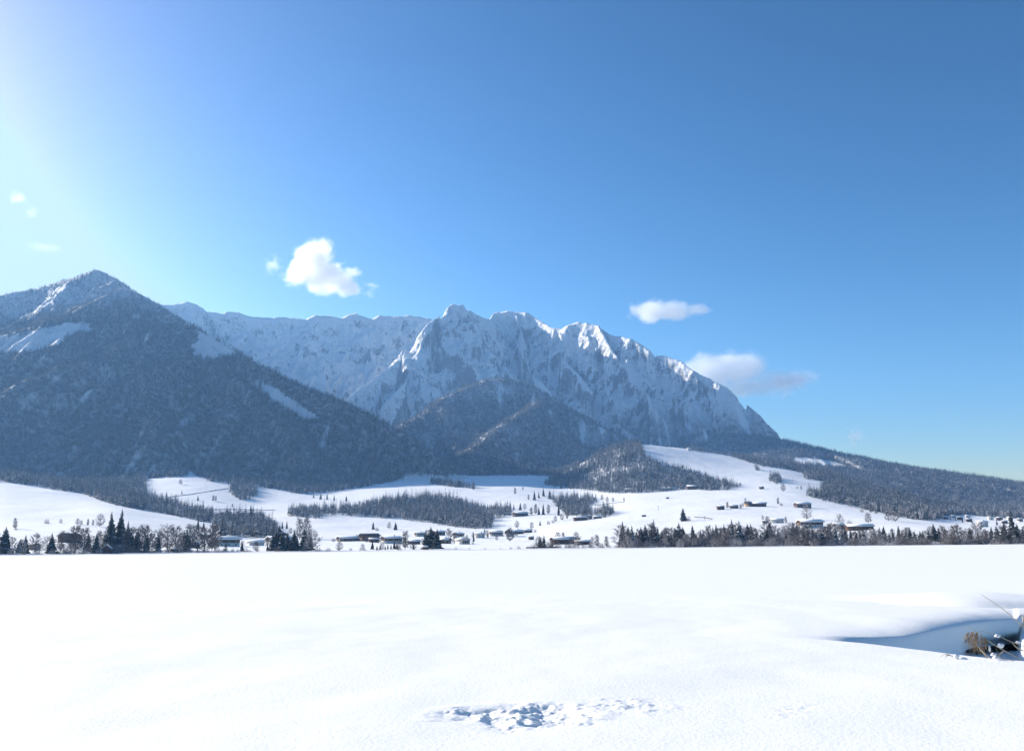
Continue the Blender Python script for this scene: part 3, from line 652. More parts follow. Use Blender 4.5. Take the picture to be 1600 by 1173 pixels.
# ------------------------------------------------------------------ haze
mt = bpy.data.materials.new('valley_haze'); mt.use_nodes = True; t = mt.node_tree; t.nodes.clear()
pv = t.nodes.new('ShaderNodeVolumePrincipled'); ou = t.nodes.new('ShaderNodeOutputMaterial'); t.links.new(pv.outputs[0], ou.inputs['Volume'])
pv.inputs['Color'].default_value = (.27, .55, 1.0, 1); pv.inputs['Density'].default_value = HAZE; pv.inputs['Anisotropy'].default_value = .3
bx = [(-9900, -9900, -2.3), (9900, -9900, -2.3), (9900, 9700, -2.3), (-9900, 9700, -2.3)]; bx += [(p[0], p[1], 1760) for p in bx]
me = mesh_from('haze', bx, [(3, 2, 1, 0), (4, 5, 6, 7), (0, 1, 5, 4), (1, 2, 6, 5), (2, 3, 7, 6), (3, 0, 4, 7)], [mt])
o = link(bpy.data.objects.new('haze', me)); o['kind'] = 'stuff'
# ------------------------------------------------------------------ clouds (beyond the haze)
def cloud(px, py, r, wpx, hpx, blobs, seed, label, dens=.02, thr=.30, scale=2.2):
    c = at(px, py, r); S = r / FPX * math.sqrt(1 + ((px - CX) / FPX) ** 2)
    hw, hh = wpx * S / 2, hpx * S / 2
    mt = bpy.data.materials.new('cloud_vapour'); mt.use_nodes = True; t = mt.node_tree; t.nodes.clear()
    pv = t.nodes.new('ShaderNodeVolumePrincipled'); ou = t.nodes.new('ShaderNodeOutputMaterial'); t.links.new(pv.outputs[0], ou.inputs['Volume'])
    tc = N(t, 'ShaderNodeTexCoord'); co = tc.outputs['Object']
    asp = hpx / wpx
    nz = noise_node(t, scale, 8, .66, None, .4); mp = N(t, 'ShaderNodeMapping'); mp.inputs['Scale'].default_value = (1, 1, asp * 1.3); mp.inputs['Location'].default_value = (seed * 3.1, seed * 1.7, 0)
    t.links.new(co, mp.inputs['Vector']); t.links.new(mp.outputs[0], nz.inputs['Vector'])
    best = None
    for (bx_, bz_, rx, rz, wgt) in blobs:
        m1 = N(t, 'ShaderNodeMapping'); m1.inputs['Location'].default_value = (-bx_ / rx, 0, -bz_ / rz); m1.inputs['Scale'].default_value = (1 / rx, 1 / .8, 1 / rz)
        t.links.new(co, m1.inputs['Vector']); ln = N(t, 'ShaderNodeVectorMath'); ln.operation = 'LENGTH'; t.links.new(m1.outputs[0], ln.inputs[0])
        f = math_node(t, 'MULTIPLY', math_node(t, 'SUBTRACT', 1.0, ln.outputs['Value'], True), wgt)
        best = f if best is None else math_node(t, 'MAXIMUM', best, f)
    s = math_node(t, 'ADD', best, math_node(t, 'MULTIPLY', math_node(t, 'SUBTRACT', nz.outputs[0], .5), 2.1))
    d = maprange(t, s, thr, thr + .42, 0, dens * .45)
    # nothing touches the faces of the domain
    edge = math_node(t, 'MULTIPLY', d, maprange(t, best, .0, .08))
    t.links.new(edge, pv.inputs['Density']); pv.inputs['Color'].default_value = (.99, .99, 1, 1); pv.inputs['Anisotropy'].default_value = .6
    n_, m_ = 20, 12; Vv = [(0, 0, 1), (0, 0, -1)]; Ff = []
    for i in range(1, m_):
        for j in range(n_): th = math.pi * i / m_; ph = 2 * math.pi * j / n_; Vv.append((math.sin(th) * math.cos(ph), math.sin(th) * math.sin(ph), math.cos(th)))
    for j in range(n_):
        Ff.append((0, 2 + j, 2 + (j + 1) % n_)); Ff.append((1, 2 + (m_ - 2) * n_ + (j + 1) % n_, 2 + (m_ - 2) * n_ + j))
        for i in range(m_ - 2): Ff.append((2 + i * n_ + j, 2 + (i + 1) * n_ + j, 2 + (i + 1) * n_ + (j + 1) % n_, 2 + i * n_ + (j + 1) % n_))
    me = mesh_from('cloud', [(v[0] * 1.25, v[1] * 1.25, v[2] * 1.25) for v in Vv], Ff, [mt]); o = link(bpy.data.objects.new('cloud', me))
    o.location = c; o.scale = (hw, min(hw, 450), hh); o.rotation_euler = (0, 0, -math.atan2(c[0], c[1]))
    o['label'] = label; o['category'] = 'cloud'
    return o
SC.cycles.volume_step_rate = 1.0; SC.cycles.volume_max_steps = 256
if CLOUDS:
    cloud(500, 419, 12500, 165, 120, [(-.12, .18, .55, .8, 1.15), (.15, -.25, .75, .6, 1.1), (.6, -.55, .6, .35, .85), (-.35, -.1, .5, .55, 1.0)], 1, 'large puffy white cloud above the snowy far ridge', .022)
    cloud(428, 415, 12400, 55, 60, [(0, 0, .9, .9, .75)], 5, 'faint torn wisp of cloud just left of the large puffy cloud', .006, .36)
    cloud(1050, 484, 12500, 150, 66, [(-.42, .0, .62, .85, 1.15), (-.05, -.05, .7, .7, 1.1), (.45, -.1, .6, .5, .75)], 2, 'small flat white cloud above the right shoulder of the rocky mountain', .014)
    cloud(1165, 588, 12800, 240, 105, [(-.45, .1, .6, .8, 1.15), (-.1, .25, .5, .75, 1.1), (.45, -.2, .6, .5, 1.0), (0, -.3, 1.0, .5, .8)], 3, 'wide cloud with grey underside half hidden behind the rocky mountain', .019)
    cloud(36, 318, 12500, 60, 45, [(-.2, .3, .6, .5, .8), (.3, -.4, .5, .5, .7)], 4, 'faint scrap of cloud high at the left edge of the sky', .0018, .33)
    cloud(1335, 685, 12900, 60, 60, [(0, .1, .8, .8, .75)], 6, 'thin pale cloud low above the long wooded slope', .008, .33)
    cloud(68, 386, 12500, 80, 30, [(0, 0, .95, .8, .75)], 7, 'thin veil of cloud low above the left wooded mountain', .0008, .33)
    cloud(1460, 742, 13000, 70, 14, [(0, 0, .95, .8, .9)], 8, 'small sliver of cloud resting on the right skyline', .006, .33)
# ------------------------------------------------------------------ things: trees, shrubs
def empty(name, loc, rz=0.0, sc=1.0):
    o = bpy.data.objects.new(name, None); COL.objects.link(o); o.location = loc; o.rotation_euler = (0, 0, rz); o.scale = (sc, sc, sc); o.empty_display_size = .2; return o
def tag(o, label, cat, group=None):
    o['label'] = label; o['category'] = cat
    w_ = label.split()
    if len(w_) > 16:
        for x_ in ('middle', 'sized', 'the', 'covered', 'dusted'):
            if len(w_) > 16 and x_ in w_: w_.remove(x_)
    label = ' '.join(w_); o['label'] = label
    if group: o['group'] = group
    return o
def part(name, me, parent):
    o = bpy.data.objects.new(name, me); COL.objects.link(o); o.parent = parent; return o
tk = cone_trunk(0, .93, .016, .002)
TRUNK = mesh_from('trunk', tk[0], tk[1], [M_bark], True)
SPRUCE = {'dark': [mesh_from('crown', *spruce_arrays(s_, 20, 11, r_, .10, .07)[:2], [M_needle, M_frost], False, spruce_arrays(s_, 20, 11, r_, .10, .07)[2]) for s_, r_ in ((1, .19), (2, .15), (3, .23))],
          'snowy': [mesh_from('crown', *spruce_arrays(s_, 18, 11, r_, .36, .06)[:2], [M_needle, M_frost], False, spruce_arrays(s_, 18, 11, r_, .36, .06)[2]) for s_, r_ in ((4, .19), (5, .22), (6, .16))]}
BARE = {}
for kd, seeds, fr in (('round', (11, 12, 13), 0), ('slim', (14, 15), 0), ('frosted', (16, 17), 1), ('shrub', (18, 19), 0), ('frosted_shrub', (20, 21, 22), 1)):
    BARE[kd] = []
    for s_ in seeds:
        base = {'frosted': 'round', 'frosted_shrub': 'shrub'}.get(kd, kd)
        (lv, lf), (tv, tf) = bare_arrays(s_, base)
        mi = [1 if (random.Random(s_ * 31 + q // 12).random() < (.75 if fr else .16)) else 0 for q in range(len(tf))]
        BARE[kd].append((mesh_from('trunk', lv, lf, [M_bark], True) if lv else None, mesh_from('crown' if base != 'shrub' else 'twigs', tv, tf, [M_twig, M_twigf], False, mi)))
print('tris', [len(m[1].polygons) * 2 for k in BARE for m in BARE[k]], [len(m.polygons) * 2 for k in SPRUCE for m in SPRUCE[k]])
def spruce(p, h, kind, label, group, wid=1.0):
    o = empty('spruce_tree', (p[0], p[1], p[2] - .25), random.random() * 6.28); o.scale = (h * wid, h * wid, h)
    part('trunk', TRUNK, o); part('crown', random.choice(SPRUCE[kind]), o); return tag(o, label, 'tree', group)
def bare(p, h, kind, label, group, wid=1.0):
    tr, cr = random.choice(BARE[kind]); sh = 'shrub' in kind
    o = empty('bare_shrub' if sh else 'bare_tree', (p[0], p[1], p[2] - .15), random.random() * 6.28); o.scale = (h * wid, h * wid, h)
    if tr: part('trunk', tr, o)
    part('twigs' if sh else 'crown', cr, o); return tag(o, label, 'shrub' if sh else 'tree', group)
ORD = ['leftmost', 'second', 'third', 'fourth', 'fifth', 'sixth', 'seventh', 'eighth', 'ninth', 'tenth', 'eleventh', 'twelfth', 'thirteenth', 'fourteenth', 'fifteenth', 'sixteenth']
def ordinal(i, n, noun):
    if n == 1: return 'only ' + noun
    return ('leftmost ' + noun) if i == 0 else ('rightmost ' + noun) if i == n - 1 else ORD[i] + ' ' + noun + ' from left'
def size_word(h, hs):
    hs = sorted(hs); return 'tall' if h >= hs[int(len(hs) * .7)] else 'low' if h <= hs[int(len(hs) * .3)] else 'middle sized'
def m_of(px, hpx, r):   # metres for a height in photo pixels
    d = ray(px, 850); return hpx / FPX * r * (math.hypot(d[0], d[1]) ) ** 0 * math.hypot(1, 0) * (r and 1) * (1 / math.sqrt(1 + ((px - CX) / FPX) ** 2))
# windows along the shore: px range, landmark, spruces, bare trees, shrubs: each (count, low, high) in photo pixels; depth range
SHORE = [
 (-60, 88, 'at the far left end of the shore', [(-45, 30), (-28, 38), (7, 42), (12, 24), (31, 22), (39, 29), (80, 32)], (7, 16, 30), (8, 7, 13), (600, 640)),
 (90, 200, 'around the left boathouse', [(137, 30), (150, 32), (163, 30), (171, 64), (176, 36), (187, 66), (193, 38), (198, 47)], (9, 22, 40), (11, 9, 17), (600, 650)),
 (202, 345, 'right of the two tallest spruces', [(203, 34), (214, 36), (229, 30), (247, 30), (287, 34), (291, 36), (294, 18)], (13, 24, 42), (11, 7, 14), (600, 650)),
 (346, 410, 'before the white roofed house', [(378, 15)], (2, 12, 15), (6, 5, 9), (600, 620)),
 (412, 490, 'in the clump left of the farm', [(418, 14), (426, 26), (431, 32), (436, 38), (441, 33), (449, 30), (459, 34), (464, 22), (475, 34), (483, 31)], (4, 20, 32), (3, 6, 9), (600, 625)),
 (495, 572, 'below the red brown farm', [], (1, 12, 14), (5, 4, 9), (600, 615)),
 (562, 655, 'along the middle shore row', [(582, 14), (589, 7), (594, 9), (602, 6), (606, 9), (611, 8), (616, 13), (620, 10), (646, 8)], (4, 9, 15), (4, 4, 6), (600, 615)),
 (657, 690, 'in the dark middle clump', [(665, 30), (673, 34), (678, 28), (683, 31)], (0, 0, 0), (0, 0, 0), (600, 615)),
 (700, 830, 'right of the dark middle clump', [], (0, 0, 0), (6, 3, 6), (600, 615)),
 (832, 964, 'beside the brown shore barn', [(844, 18), (850, 20)], (5, 14, 20), (16, 5, 11), (602, 640)),
 (966, 1040, 'at the left end of the right belt', (11, 26, 40), (8, 20, 34), (11, 9, 18), (590, 650)),
 (1041, 1110, 'in the belt below the lone meadow spruce', (11, 22, 38), (9, 20, 30), (11, 8, 18), (590, 650)),
 (1111, 1180, 'in the belt below the ochre farm', (11, 24, 42), (9, 20, 32), (11, 8, 20), (590, 650)),
 (1181, 1250, 'in the belt below the small long shed', (10, 22, 36), (9, 18, 32), (11, 8, 18), (590, 650)),
 (1251, 1320, 'in the belt below the white walled farm', (9, 20, 32), (10, 20, 34), (11, 8, 18), (585, 645)),
 (1321, 1400, 'in the belt below the long weathered barn', (11, 18, 30), (9, 16, 26), (12, 7, 16), (580, 645)),
 (1401, 1470, 'in the belt below the forest rim', (10, 20, 30), (8, 16, 24), (11, 7, 16), (575, 640)),
 (1471, 1545, 'in the thicket below the village', (6, 14, 26), (11, 18, 30), (12, 9, 18), (570, 630)),
 (1546, 1640, 'in the thicket at the right edge', [(1552, 26), (1560, 30), (1572, 34), (1585, 51), (1592, 32), (1601, 28), (1618, 36), (1632, 30)], (7, 18, 30), (8, 8, 16), (565, 625)),
]
rs = random.Random(99)
for (x0, x1, where, spr, br, shr, (ra, rb)) in SHORE:
    right = x0 >= 966
    if isinstance(spr, tuple):
        n, lo, hi = spr; xs = [x0 + (k + rs.uniform(.15, .85)) * (x1 - x0) / n for k in range(n)]; spr = [(x, rs.uniform(lo, hi) * (.85 if rs.random() < .5 else 1)) for x in xs]
    spr = sorted(spr); hs = [h for _, h in spr]
    for i, (px, h) in enumerate(spr):
        r = rs.uniform(ra + 10, rb) if right else rs.uniform(ra + 5, ra + 30); p = on_ground(px, r)
        kd = 'dark' if rs.random() < (.6 if right else .8) else 'snowy'
        if 575 < px < 690 or 412 < px < 490 or h > 45: kd = 'dark'
        spruce(p, m_of(px, h, r), kd, '%s %s %s, %s' % (size_word(h, hs), {'dark': 'dark green', 'snowy': 'snow dusted'}[kd], ordinal(i, len(spr), 'spruce'), where), 'spruces along the lake shore', rs.uniform(1.1, 1.8) if h < 45 else 1.1)
    n, lo, hi = br; xs = [x0 + (k + rs.uniform(.1, .9)) * (x1 - x0) / n for k in range(n)]; hs = [rs.uniform(lo, hi) for _ in xs]
    for i, px in enumerate(xs):
        r = rs.uniform(ra, rb) if n > 3 else ra + 8; p = on_ground(px, r); kd = rs.choice(['round', 'round', 'slim', 'frosted'] if right else ['round', 'slim', 'slim', 'frosted'])
        bare(p, m_of(px, hs[i], r), kd, '%s %s %s, %s' % (size_word(hs[i], hs), {'round': 'grey brown', 'slim': 'slender', 'frosted': 'frost covered'}[kd], ordinal(i, n, 'bare tree'), where), 'bare trees along the lake shore', rs.uniform(1.0, 1.5))
    n, lo, hi = shr; xs = [x0 + (k + rs.uniform(.1, .9)) * (x1 - x0) / n for k in range(n)]; hs = [rs.uniform(lo, hi) for _ in xs]
    for i, px in enumerate(xs):
        r = rs.uniform(ra - 8, ra + 6); p = on_ground(px, r); kd = rs.choice(['frosted_shrub', 'frosted_shrub', 'shrub'] if right else ['shrub', 'frosted_shrub', 'shrub'])
        bare(p, m_of(px, hs[i], r), kd, '%s %s %s, %s' % (size_word(hs[i], hs), 'frosted' if kd[0] == 'f' else 'brown', ordinal(i, n, 'shrub'), where), 'shrubs along the lake shore', rs.uniform(1.0, 1.6))
# trees standing singly on the meadows: px, base py, height px, kind, label
LONE = [
 (1068, 814, 21, 'S', 'broad lone spruce in the middle of the open right meadow', 1.5),
 (1076, 814, 8, 'b', 'low bare bush just right of the broad lone spruce'),
 (260, 777, 10, 'S', 'small spruce at the left of the high clearing above the forest strip'),
 (284, 772, 7, 'S', 'tiny spruce below the bare tree in the high left clearing'),
 (309, 782, 9, 'S', 'small round spruce in the middle of the high left clearing'),
 (282, 757, 8, 'r', 'pale round bare tree at the top of the high left clearing'),
 (333, 783, 9, 'l', 'left of two thin bare trees in the high left clearing'),
 (337, 783, 8, 'l', 'right of two thin bare trees in the high left clearing'),
 (363, 793, 6, 'l', 'small bare tree beside the track below the forest clump'),
 (309, 828, 19, 'S', 'pointed spruce before the knoll end behind the left thicket'),
 (318, 828, 14, 's', 'snowy spruce just right of the pointed knoll spruce'),
 (333, 836, 18, 's', 'ragged spruce left of the wood behind the white roofed house'),
 (347, 838, 27, 'S', 'tall dark spruce above the white roofed house'),
 (391, 818, 30, 'S', 'tall pointed spruce topping the wood behind the white roofed house'),
 (441, 826, 12, 'S', 'left of two small spruces on the slope above the shore clump'),
 (448, 826, 13, 'S', 'right of two small spruces on the slope above the shore clump'),
 (468, 842, 31, 'l', 'left of the two tall bare poplars above the shore clump'),
 (479, 842, 33, 'l', 'right of the two tall bare poplars above the shore clump'),
 (498, 846, 7, 'r', 'small round bare tree alone left of the red brown farm'),
 (454, 834, 9, 'r', 'small bare tree between the poplars and the wood'),
 (490, 778, 7, 'S', 'leftmost of the little spruces strung out below the mountain forest'),
 (501, 780, 10, 'S', 'second of the little spruces strung out below the mountain forest'),
 (511, 780, 9, 'S', 'third of the little spruces strung out below the mountain forest'),
 (522, 782, 10, 'S', 'fourth of the little spruces strung out below the mountain forest'),
 (541, 783, 9, 'S', 'rightmost of the little spruces strung out below the mountain forest'),
 (583, 827, 12, 'S', 'small dark spruce above the long white roof of the farm', 1.2),
 (589, 829, 6, 'b', 'brown bush just right of the spruce above the farm'),
 (618, 828, 13, 'S', 'broad dark spruce on the slope right above the farm', 1.3),
 (608, 826, 10, 'r', 'pale bare tree between the two spruces above the farm'),
 (633, 862, 27, 'l', 'thin bare tree on the shore right of the small spruces'),
 (740, 846, 16, 'S', 'narrow dark spruce beside the white house of the hamlet', .8),
 (757, 832, 8, 'S', 'small spruce behind the houses of the hamlet'),
 (797, 846, 20, 'r', 'bare round tree in front of the steep gabled house'),
 (776, 844, 8, 'r', 'small bare tree left of the steep gabled house'),
 (803, 796, 9, 'S', 'spruce left above the lonely barn by the wood'),
 (813, 797, 12, 'S', 'spruce straight above the lonely barn by the wood'),
 (820, 796, 9, 'r', 'bare tree above the lonely barn by the wood'),
 (805, 772, 10, 'l', 'pale thin tree high above the lonely barn'),
 (817, 765, 7, 'S', 'dark little spruce below the forest edge left of centre'),
 (835, 781, 15, 'S', 'first of three dark spruces on the meadow right of the valley wood', .9),
 (842, 778, 11, 'S', 'middle of three dark spruces on the meadow right of the valley wood', .9),
 (849, 775, 13, 'S', 'last of three dark spruces on the meadow right of the valley wood', 1.1),
 (859, 779, 14, 'S', 'dark spruce at the upper left corner of the small wood'),
 (826, 781, 8, 'l', 'thin bare tree left of the three dark meadow spruces'),
 (842, 804, 13, 'S', 'left of two spruces between the lonely barn and the small wood'),
 (849, 804, 19, 'S', 'right of two spruces between the lonely barn and the small wood', .8),
 (873, 805, 21, 'S', 'narrow spruce at the left foot of the small wood', .8),
 (837, 803, 15, 'l', 'left bare tree between the lonely barn and the small wood'),
 (857, 803, 14, 'l', 'right bare tree between the lonely barn and the small wood'),
 (877, 763, 13, 'S', 'dark spruce at the forest edge above the small wood'),
 (867, 762, 11, 'r', 'pale bare tree left of the spruce at the forest edge'),
 (892, 765, 10, 'l', 'thin bare tree right of the spruce at the forest edge'),
 (844, 821, 9, 'S', 'small dark spruce by the hedge below the small wood'),
 (831, 826, 10, 'r', 'bare tree over the low houses left of the hedge'),
 (808, 825, 11, 'r', 'pale round bare tree on the field below the lonely barn'),
 (868, 815, 9, 'r', 'first bare tree of the hedge running up to the long barn'),
 (878, 813, 10, 'r', 'second bare tree of the hedge running up to the long barn'),
 (886, 811, 10, 'l', 'third bare tree of the hedge running up to the long barn'),
 (857, 819, 6, 'b', 'lower bush of the hedge running up to the long barn'),
 (864, 817, 6, 'B', 'frosted bush of the hedge running up to the long barn'),
 (872, 848, 16, 'r', 'bare tree behind the gable of the brown shore barn'),
 (880, 846, 14, 'l', 'frosty thin tree rising over the roof of the brown shore barn'),
 (901, 850, 18, 'r', 'bare tree before the brown shore barn'),
 (941, 781, 8, 'r', 'left bare tree along the field track above the meadow crest'),
 (949, 784, 8, 'r', 'second bare tree along the field track above the meadow crest'),
 (958, 784, 7, 'r', 'third bare tree along the field track above the meadow crest'),
 (975, 783, 6, 'l', 'rightmost bare tree along the field track above the meadow crest'),
 (23, 826, 16, 'l', 'pale slim tree alone low on the left meadow'),
 (25, 828, 5, 'b', 'dark bush at the foot of the pale slim tree on the left meadow'),
 (73, 818, 8, 'b', 'dark round bush on the left meadow'),
 (95, 818, 7, 'r', 'small round tree right of the dark meadow bush'),
 (121, 820, 10, 'r', 'larger of two neighbouring round trees on the left meadow'),
 (127, 820, 7, 'r', 'smaller of two neighbouring round trees on the left meadow'),
 (137, 821, 10, 'l', 'slim bare tree left of the tallest on the left meadow'),
 (145, 821, 9, 'l', 'slim bare tree nearest the tallest on the left meadow'),
 (156, 823, 19, 'r', 'tallest bare tree standing on the left meadow'),
 (60, 841, 7, 'r', 'little bare tree behind the brown chalet at left'),
 (250, 833, 9, 'b', 'round dark bush on the knoll edge above the left thicket'),
 (243, 832, 6, 'b', 'low bush left of the round one on the knoll edge'),
 (258, 833, 5, 'b', 'small bush right of the round one on the knoll edge'),
 (1224, 768, 12, 'r', 'dark bare tree on the slope below the round spruce clump'),
 (1216, 788, 10, 'l', 'thin bare tree between the two hillside farms'),
 (1221, 790, 5, 'b', 'bush at the foot of the tree between the two hillside farms'),
 (1165, 784, 6, 'r', 'bare tree over the roof of the ochre fronted farm'),
 (1261, 812, 22, 'R', 'big frosted tree behind the white walled farm'),
 (1313, 822, 18, 'R', 'broad bare tree behind the long weathered barn'),
 (1328, 822, 10, 'b', 'dark bush between the roofs of the long weathered barn'),
 (1357, 817, 15, 'r', 'round bare tree at the right end of the long weathered barn', 1.2),
 (1388, 814, 13, 'r', 'left of a pair of round bare trees on the right meadow', 1.2),
 (1399, 815, 16, 'r', 'right and larger of a pair of round bare trees on the right meadow', 1.2),
 (1413, 804, 11, 'r', 'bare tree below the forest edge right of the tree pair', 1.2),
 (1347, 800, 6, 'b', 'left bush below the forest edge chalet'),
 (1361, 801, 12, 'l', 'thin tree between the bushes below the forest edge chalet'),
 (1369, 802, 6, 'b', 'right bush below the forest edge chalet'),
 (1192, 812, 7, 'r', 'small bare tree behind the low hut above the belt'),
 (1246, 763, 4, 'b', 'small bush on the slope left of the forest corner'),
 (1252, 765, 6, 'l', 'thin tree on the slope left of the forest corner'),
 (1485, 812, 6, 'S', 'leftmost dark spruce of the far village'),
 (1493, 813, 6, 'S', 'second dark spruce of the far village'),
 (1504, 816, 7, 'S', 'third dark spruce of the far village'),
 (1519, 817, 8, 'S', 'fourth dark spruce of the far village, left of its big house'),
 (1558, 820, 10, 'S', 'dark spruce of the far village left of the tall shore spruce'),
 (1576, 742, 4, 'b', 'tiny bush on the skyline of the wooded slope'),
 (704, 757, 13, 'S', 'tall thin spruce in the row above the valley wood', .7),
 (740, 766, 11, 'l', 'rightmost thin tree of the row above the valley wood'),
]
KM = {'S': ('s', 'dark'), 's': ('s', 'snowy'), 'r': ('b', 'round'), 'l': ('b', 'slim'), 'R': ('b', 'frosted'), 'b': ('b', 'shrub'), 'B': ('b', 'frosted_shrub')}
for L_ in LONE:
    px, py, hp, k, lab = L_[:5]; wd = L_[5] if len(L_) > 5 else 1.1
    p, r = hit(px, py)
    if r > 3300: p, r = hit(px, py + 3)
    f, kd = KM[k]
    (spruce if f == 's' else bare)(p, m_of(px, hp, r), kd, lab, {'S': 'single spruces on the meadows', 's': 'single spruces on the meadows', 'b': 'bushes on the meadows', 'B': 'bushes on the meadows'}.get(k, 'single bare trees on the meadows'), wd)
# ------------------------------------------------------------------ buildings
def plain(name, col, rough=.8, spec=.2, noise_s=None, amt=.3):
    mt, t, b = new_mat(name); b.inputs['Roughness'].default_value = rough; b.inputs['Specular IOR Level'].default_value = spec
    if noise_s:
        n = noise_node(t, noise_s, 4, .6, mapped(t, (1, 1, 3))); c = mixc(t, n.outputs[0], tuple(q * (1 - amt) for q in col), tuple(min(1, q * (1 + amt)) for q in col)); t.links.new(c, b.inputs['Base Color'])
    else: b.inputs['Base Color'].default_value = (*col, 1)
    return mt
M_timber = plain('weathered_timber', (.085, .050, .035), noise_s=.9); M_red = plain('red_brown_timber', (.10, .058, .048), noise_s=.9)
M_plaster = plain('lime_plaster', (.60, .58, .55), noise_s=.3, amt=.12); M_ochre = plain('ochre_plaster', (.62, .40, .20), noise_s=.3, amt=.12)
M_rf = plain('roof_tiles', (.075, .055, .05), noise_s=1.2); M_rs = plain('roof_snow', (.87, .86, .85), .6)
M_glass = plain('window_glass', (.02, .025, .03), .15, .5); M_wood2 = plain('larch_boards', (.20, .13, .09), noise_s=2); M_white = plain('white_boards', (.75, .75, .74))
def box_arr(x0, x1, y0, y1, z0, z1):
    v = [(x0, y0, z0), (x1, y0, z0), (x1, y1, z0), (x0, y1, z0), (x0, y0, z1), (x1, y0, z1), (x1, y1, z1), (x0, y1, z1)]
    return v, [(3, 2, 1, 0), (4, 5, 6, 7), (0, 1, 5, 4), (1, 2, 6, 5), (2, 3, 7, 6), (3, 0, 4, 7)]
def multi_box(bs):
    V_, F_ = [], []
    for b in bs:
        v, f = box_arr(*b); n = len(V_); V_ += v; F_ += [tuple(q + n for q in ff) for ff in f]
    return V_, F_
def house(px, py, wpx, hpx, label, yaw=28, gable='left', walls='timber', snow=1.0, ratio=.62, chimney=1, group='farm buildings of the valley', r=None, small=False, balcony=False, cat='house', name='farmhouse', pitch=.36):
    """ridge along local x; gable end on the side named; wpx, hpx = size of the whole thing in the photo"""
    if r is None: p, r = hit(px, py)
    else: p = on_ground(px, r)
    mpp = r / FPX / math.sqrt(1 + ((px - CX) / FPX) ** 2) * 1.0
    yw = math.radians(yaw if gable == 'left' else -yaw)
    Wm, Hm = wpx * mpp, hpx * mpp * (.9 if hpx > 6 else 1)
    L = Wm / (math.cos(abs(yw)) + ratio * math.sin(abs(yw))); G = L * ratio; L *= .93; G *= .9
    rise = min(G / 2 * pitch, Hm * .5); eave = Hm - rise - .3
    o = empty(name, (p[0], p[1], p[2] - .4), -math.atan2(p[0], p[1]) + yw)
    # gable end (the -x or +x side) turned to the camera: the camera sits towards local -y
    lo = {'timber': M_timber, 'red': M_red, 'plaster': M_plaster, 'ochre': M_ochre, 'mixed': M_plaster}[walls]
    up = {'mixed': M_timber, 'ochre': M_timber}.get(walls, lo)
    hx, hy = L / 2, G / 2; zm = eave * .5 + .4
    v, f = box_arr(-hx, hx, -hy, hy, -1.2, zm); part('ground_floor', mesh_from('ground_floor', v, f, [lo]), o)
    e2 = eave + .4; Vp = [(-hx - .03, -hy - .03, zm), (hx + .03, -hy - .03, zm), (hx + .03, hy + .03, zm), (-hx - .03, hy + .03, zm), (-hx - .03, -hy - .03, e2), (hx + .03, -hy - .03, e2), (hx + .03, hy + .03, e2), (-hx - .03, hy + .03, e2), (-hx - .03, 0, e2 + rise), (hx + .03, 0, e2 + rise)]
    part('upper_floor', mesh_from('upper_floor', Vp, [(3, 2, 1, 0), (0, 1, 5, 4), (2, 3, 7, 6), (1, 2, 6, 9, 5), (3, 0, 4, 8, 7)], [up]), o)
    def slab(ov, oe, z0, th):
        s = rise / hy; ye = hy + oe; ze = e2 - s * oe + z0; zr = e2 + rise + z0; xo = hx + ov
        Vs = [(-xo, -ye, ze), (xo, -ye, ze), (xo, 0, zr), (-xo, 0, zr), (-xo, ye, ze), (xo, ye, ze)]
        Vs += [(a, b, c + th) for a, b, c in Vs]
        return Vs, [(3, 2, 1, 0), (5, 2, 3, 4), (6, 7, 8, 9), (9, 8, 11, 10), (0, 1, 7, 6), (4, 10, 11, 5), (1, 2, 8, 7), (2, 5, 11, 8), (0, 6, 9, 3), (3, 9, 10, 4)]
    ov = min(1.3, L * .07); v, f = slab(ov, ov, .02, .22); rf = part('roof', mesh_from('roof', v, f, [M_rf]), o)
    if snow: v, f = slab(ov * (.97 if snow >= 1 else .6), ov * .95, .25, .42 * snow); part('roof_snow', mesh_from('roof_snow', v, f, [M_rs], False), rf)
    if chimney:
        v, f = multi_box([(hx * .3 - .45, hx * .3 + .45, -.45, .45, e2 + rise - .3, e2 + rise + 1.5), (hx * .3 - .6, hx * .3 + .6, -.6, .6, e2 + rise + 1.5, e2 + rise + 1.75)]); part('chimney', mesh_from('chimney', v, f, [M_plaster]), rf)
    if not small:
        gx_ = -hx if gable == 'left' else hx; sg = -1 if gable == 'left' else 1
        def win_side(cx, cz, w, h):
            v, f = box_arr(cx - w / 2 - .12, cx + w / 2 + .12, -hy - .12, -hy + .05, cz - h / 2 - .12, cz + h / 2 + .12); wv = part('window', mesh_from('window', v, f, [M_white]), o)
            v, f = box_arr(cx - w / 2, cx + w / 2, -hy - .15, -hy - .1, cz - h / 2, cz + h / 2); part('pane', mesh_from('pane', v, f, [M_glass]), wv)
        def win_gab(cy_, cz, w, h):
            a_, b_ = sorted((gx_ + sg * .12, gx_ - sg * .05)); v, f = box_arr(a_, b_, cy_ - w / 2 - .12, cy_ + w / 2 + .12, cz - h / 2 - .12, cz + h / 2 + .12); wv = part('window', mesh_from('window', v, f, [M_white]), o)
            a_, b_ = sorted((gx_ + sg * .15, gx_ + sg * .1)); v, f = box_arr(a_, b_, cy_ - w / 2, cy_ + w / 2, cz - h / 2, cz + h / 2); part('pane', mesh_from('pane', v, f, [M_glass]), wv)
        nw = max(2, int(L / 5)); fl = [zm * .55, zm + (e2 - zm) * .5]
        for zc in fl:
            for k in range(nw): win_side(-hx + (k + .5) * L / nw, zc, 1.2, min(1.3, e2 * .22))
            for k in range(2): win_gab(-hy * .5 + k * hy, zc, 1.2, min(1.3, e2 * .22))
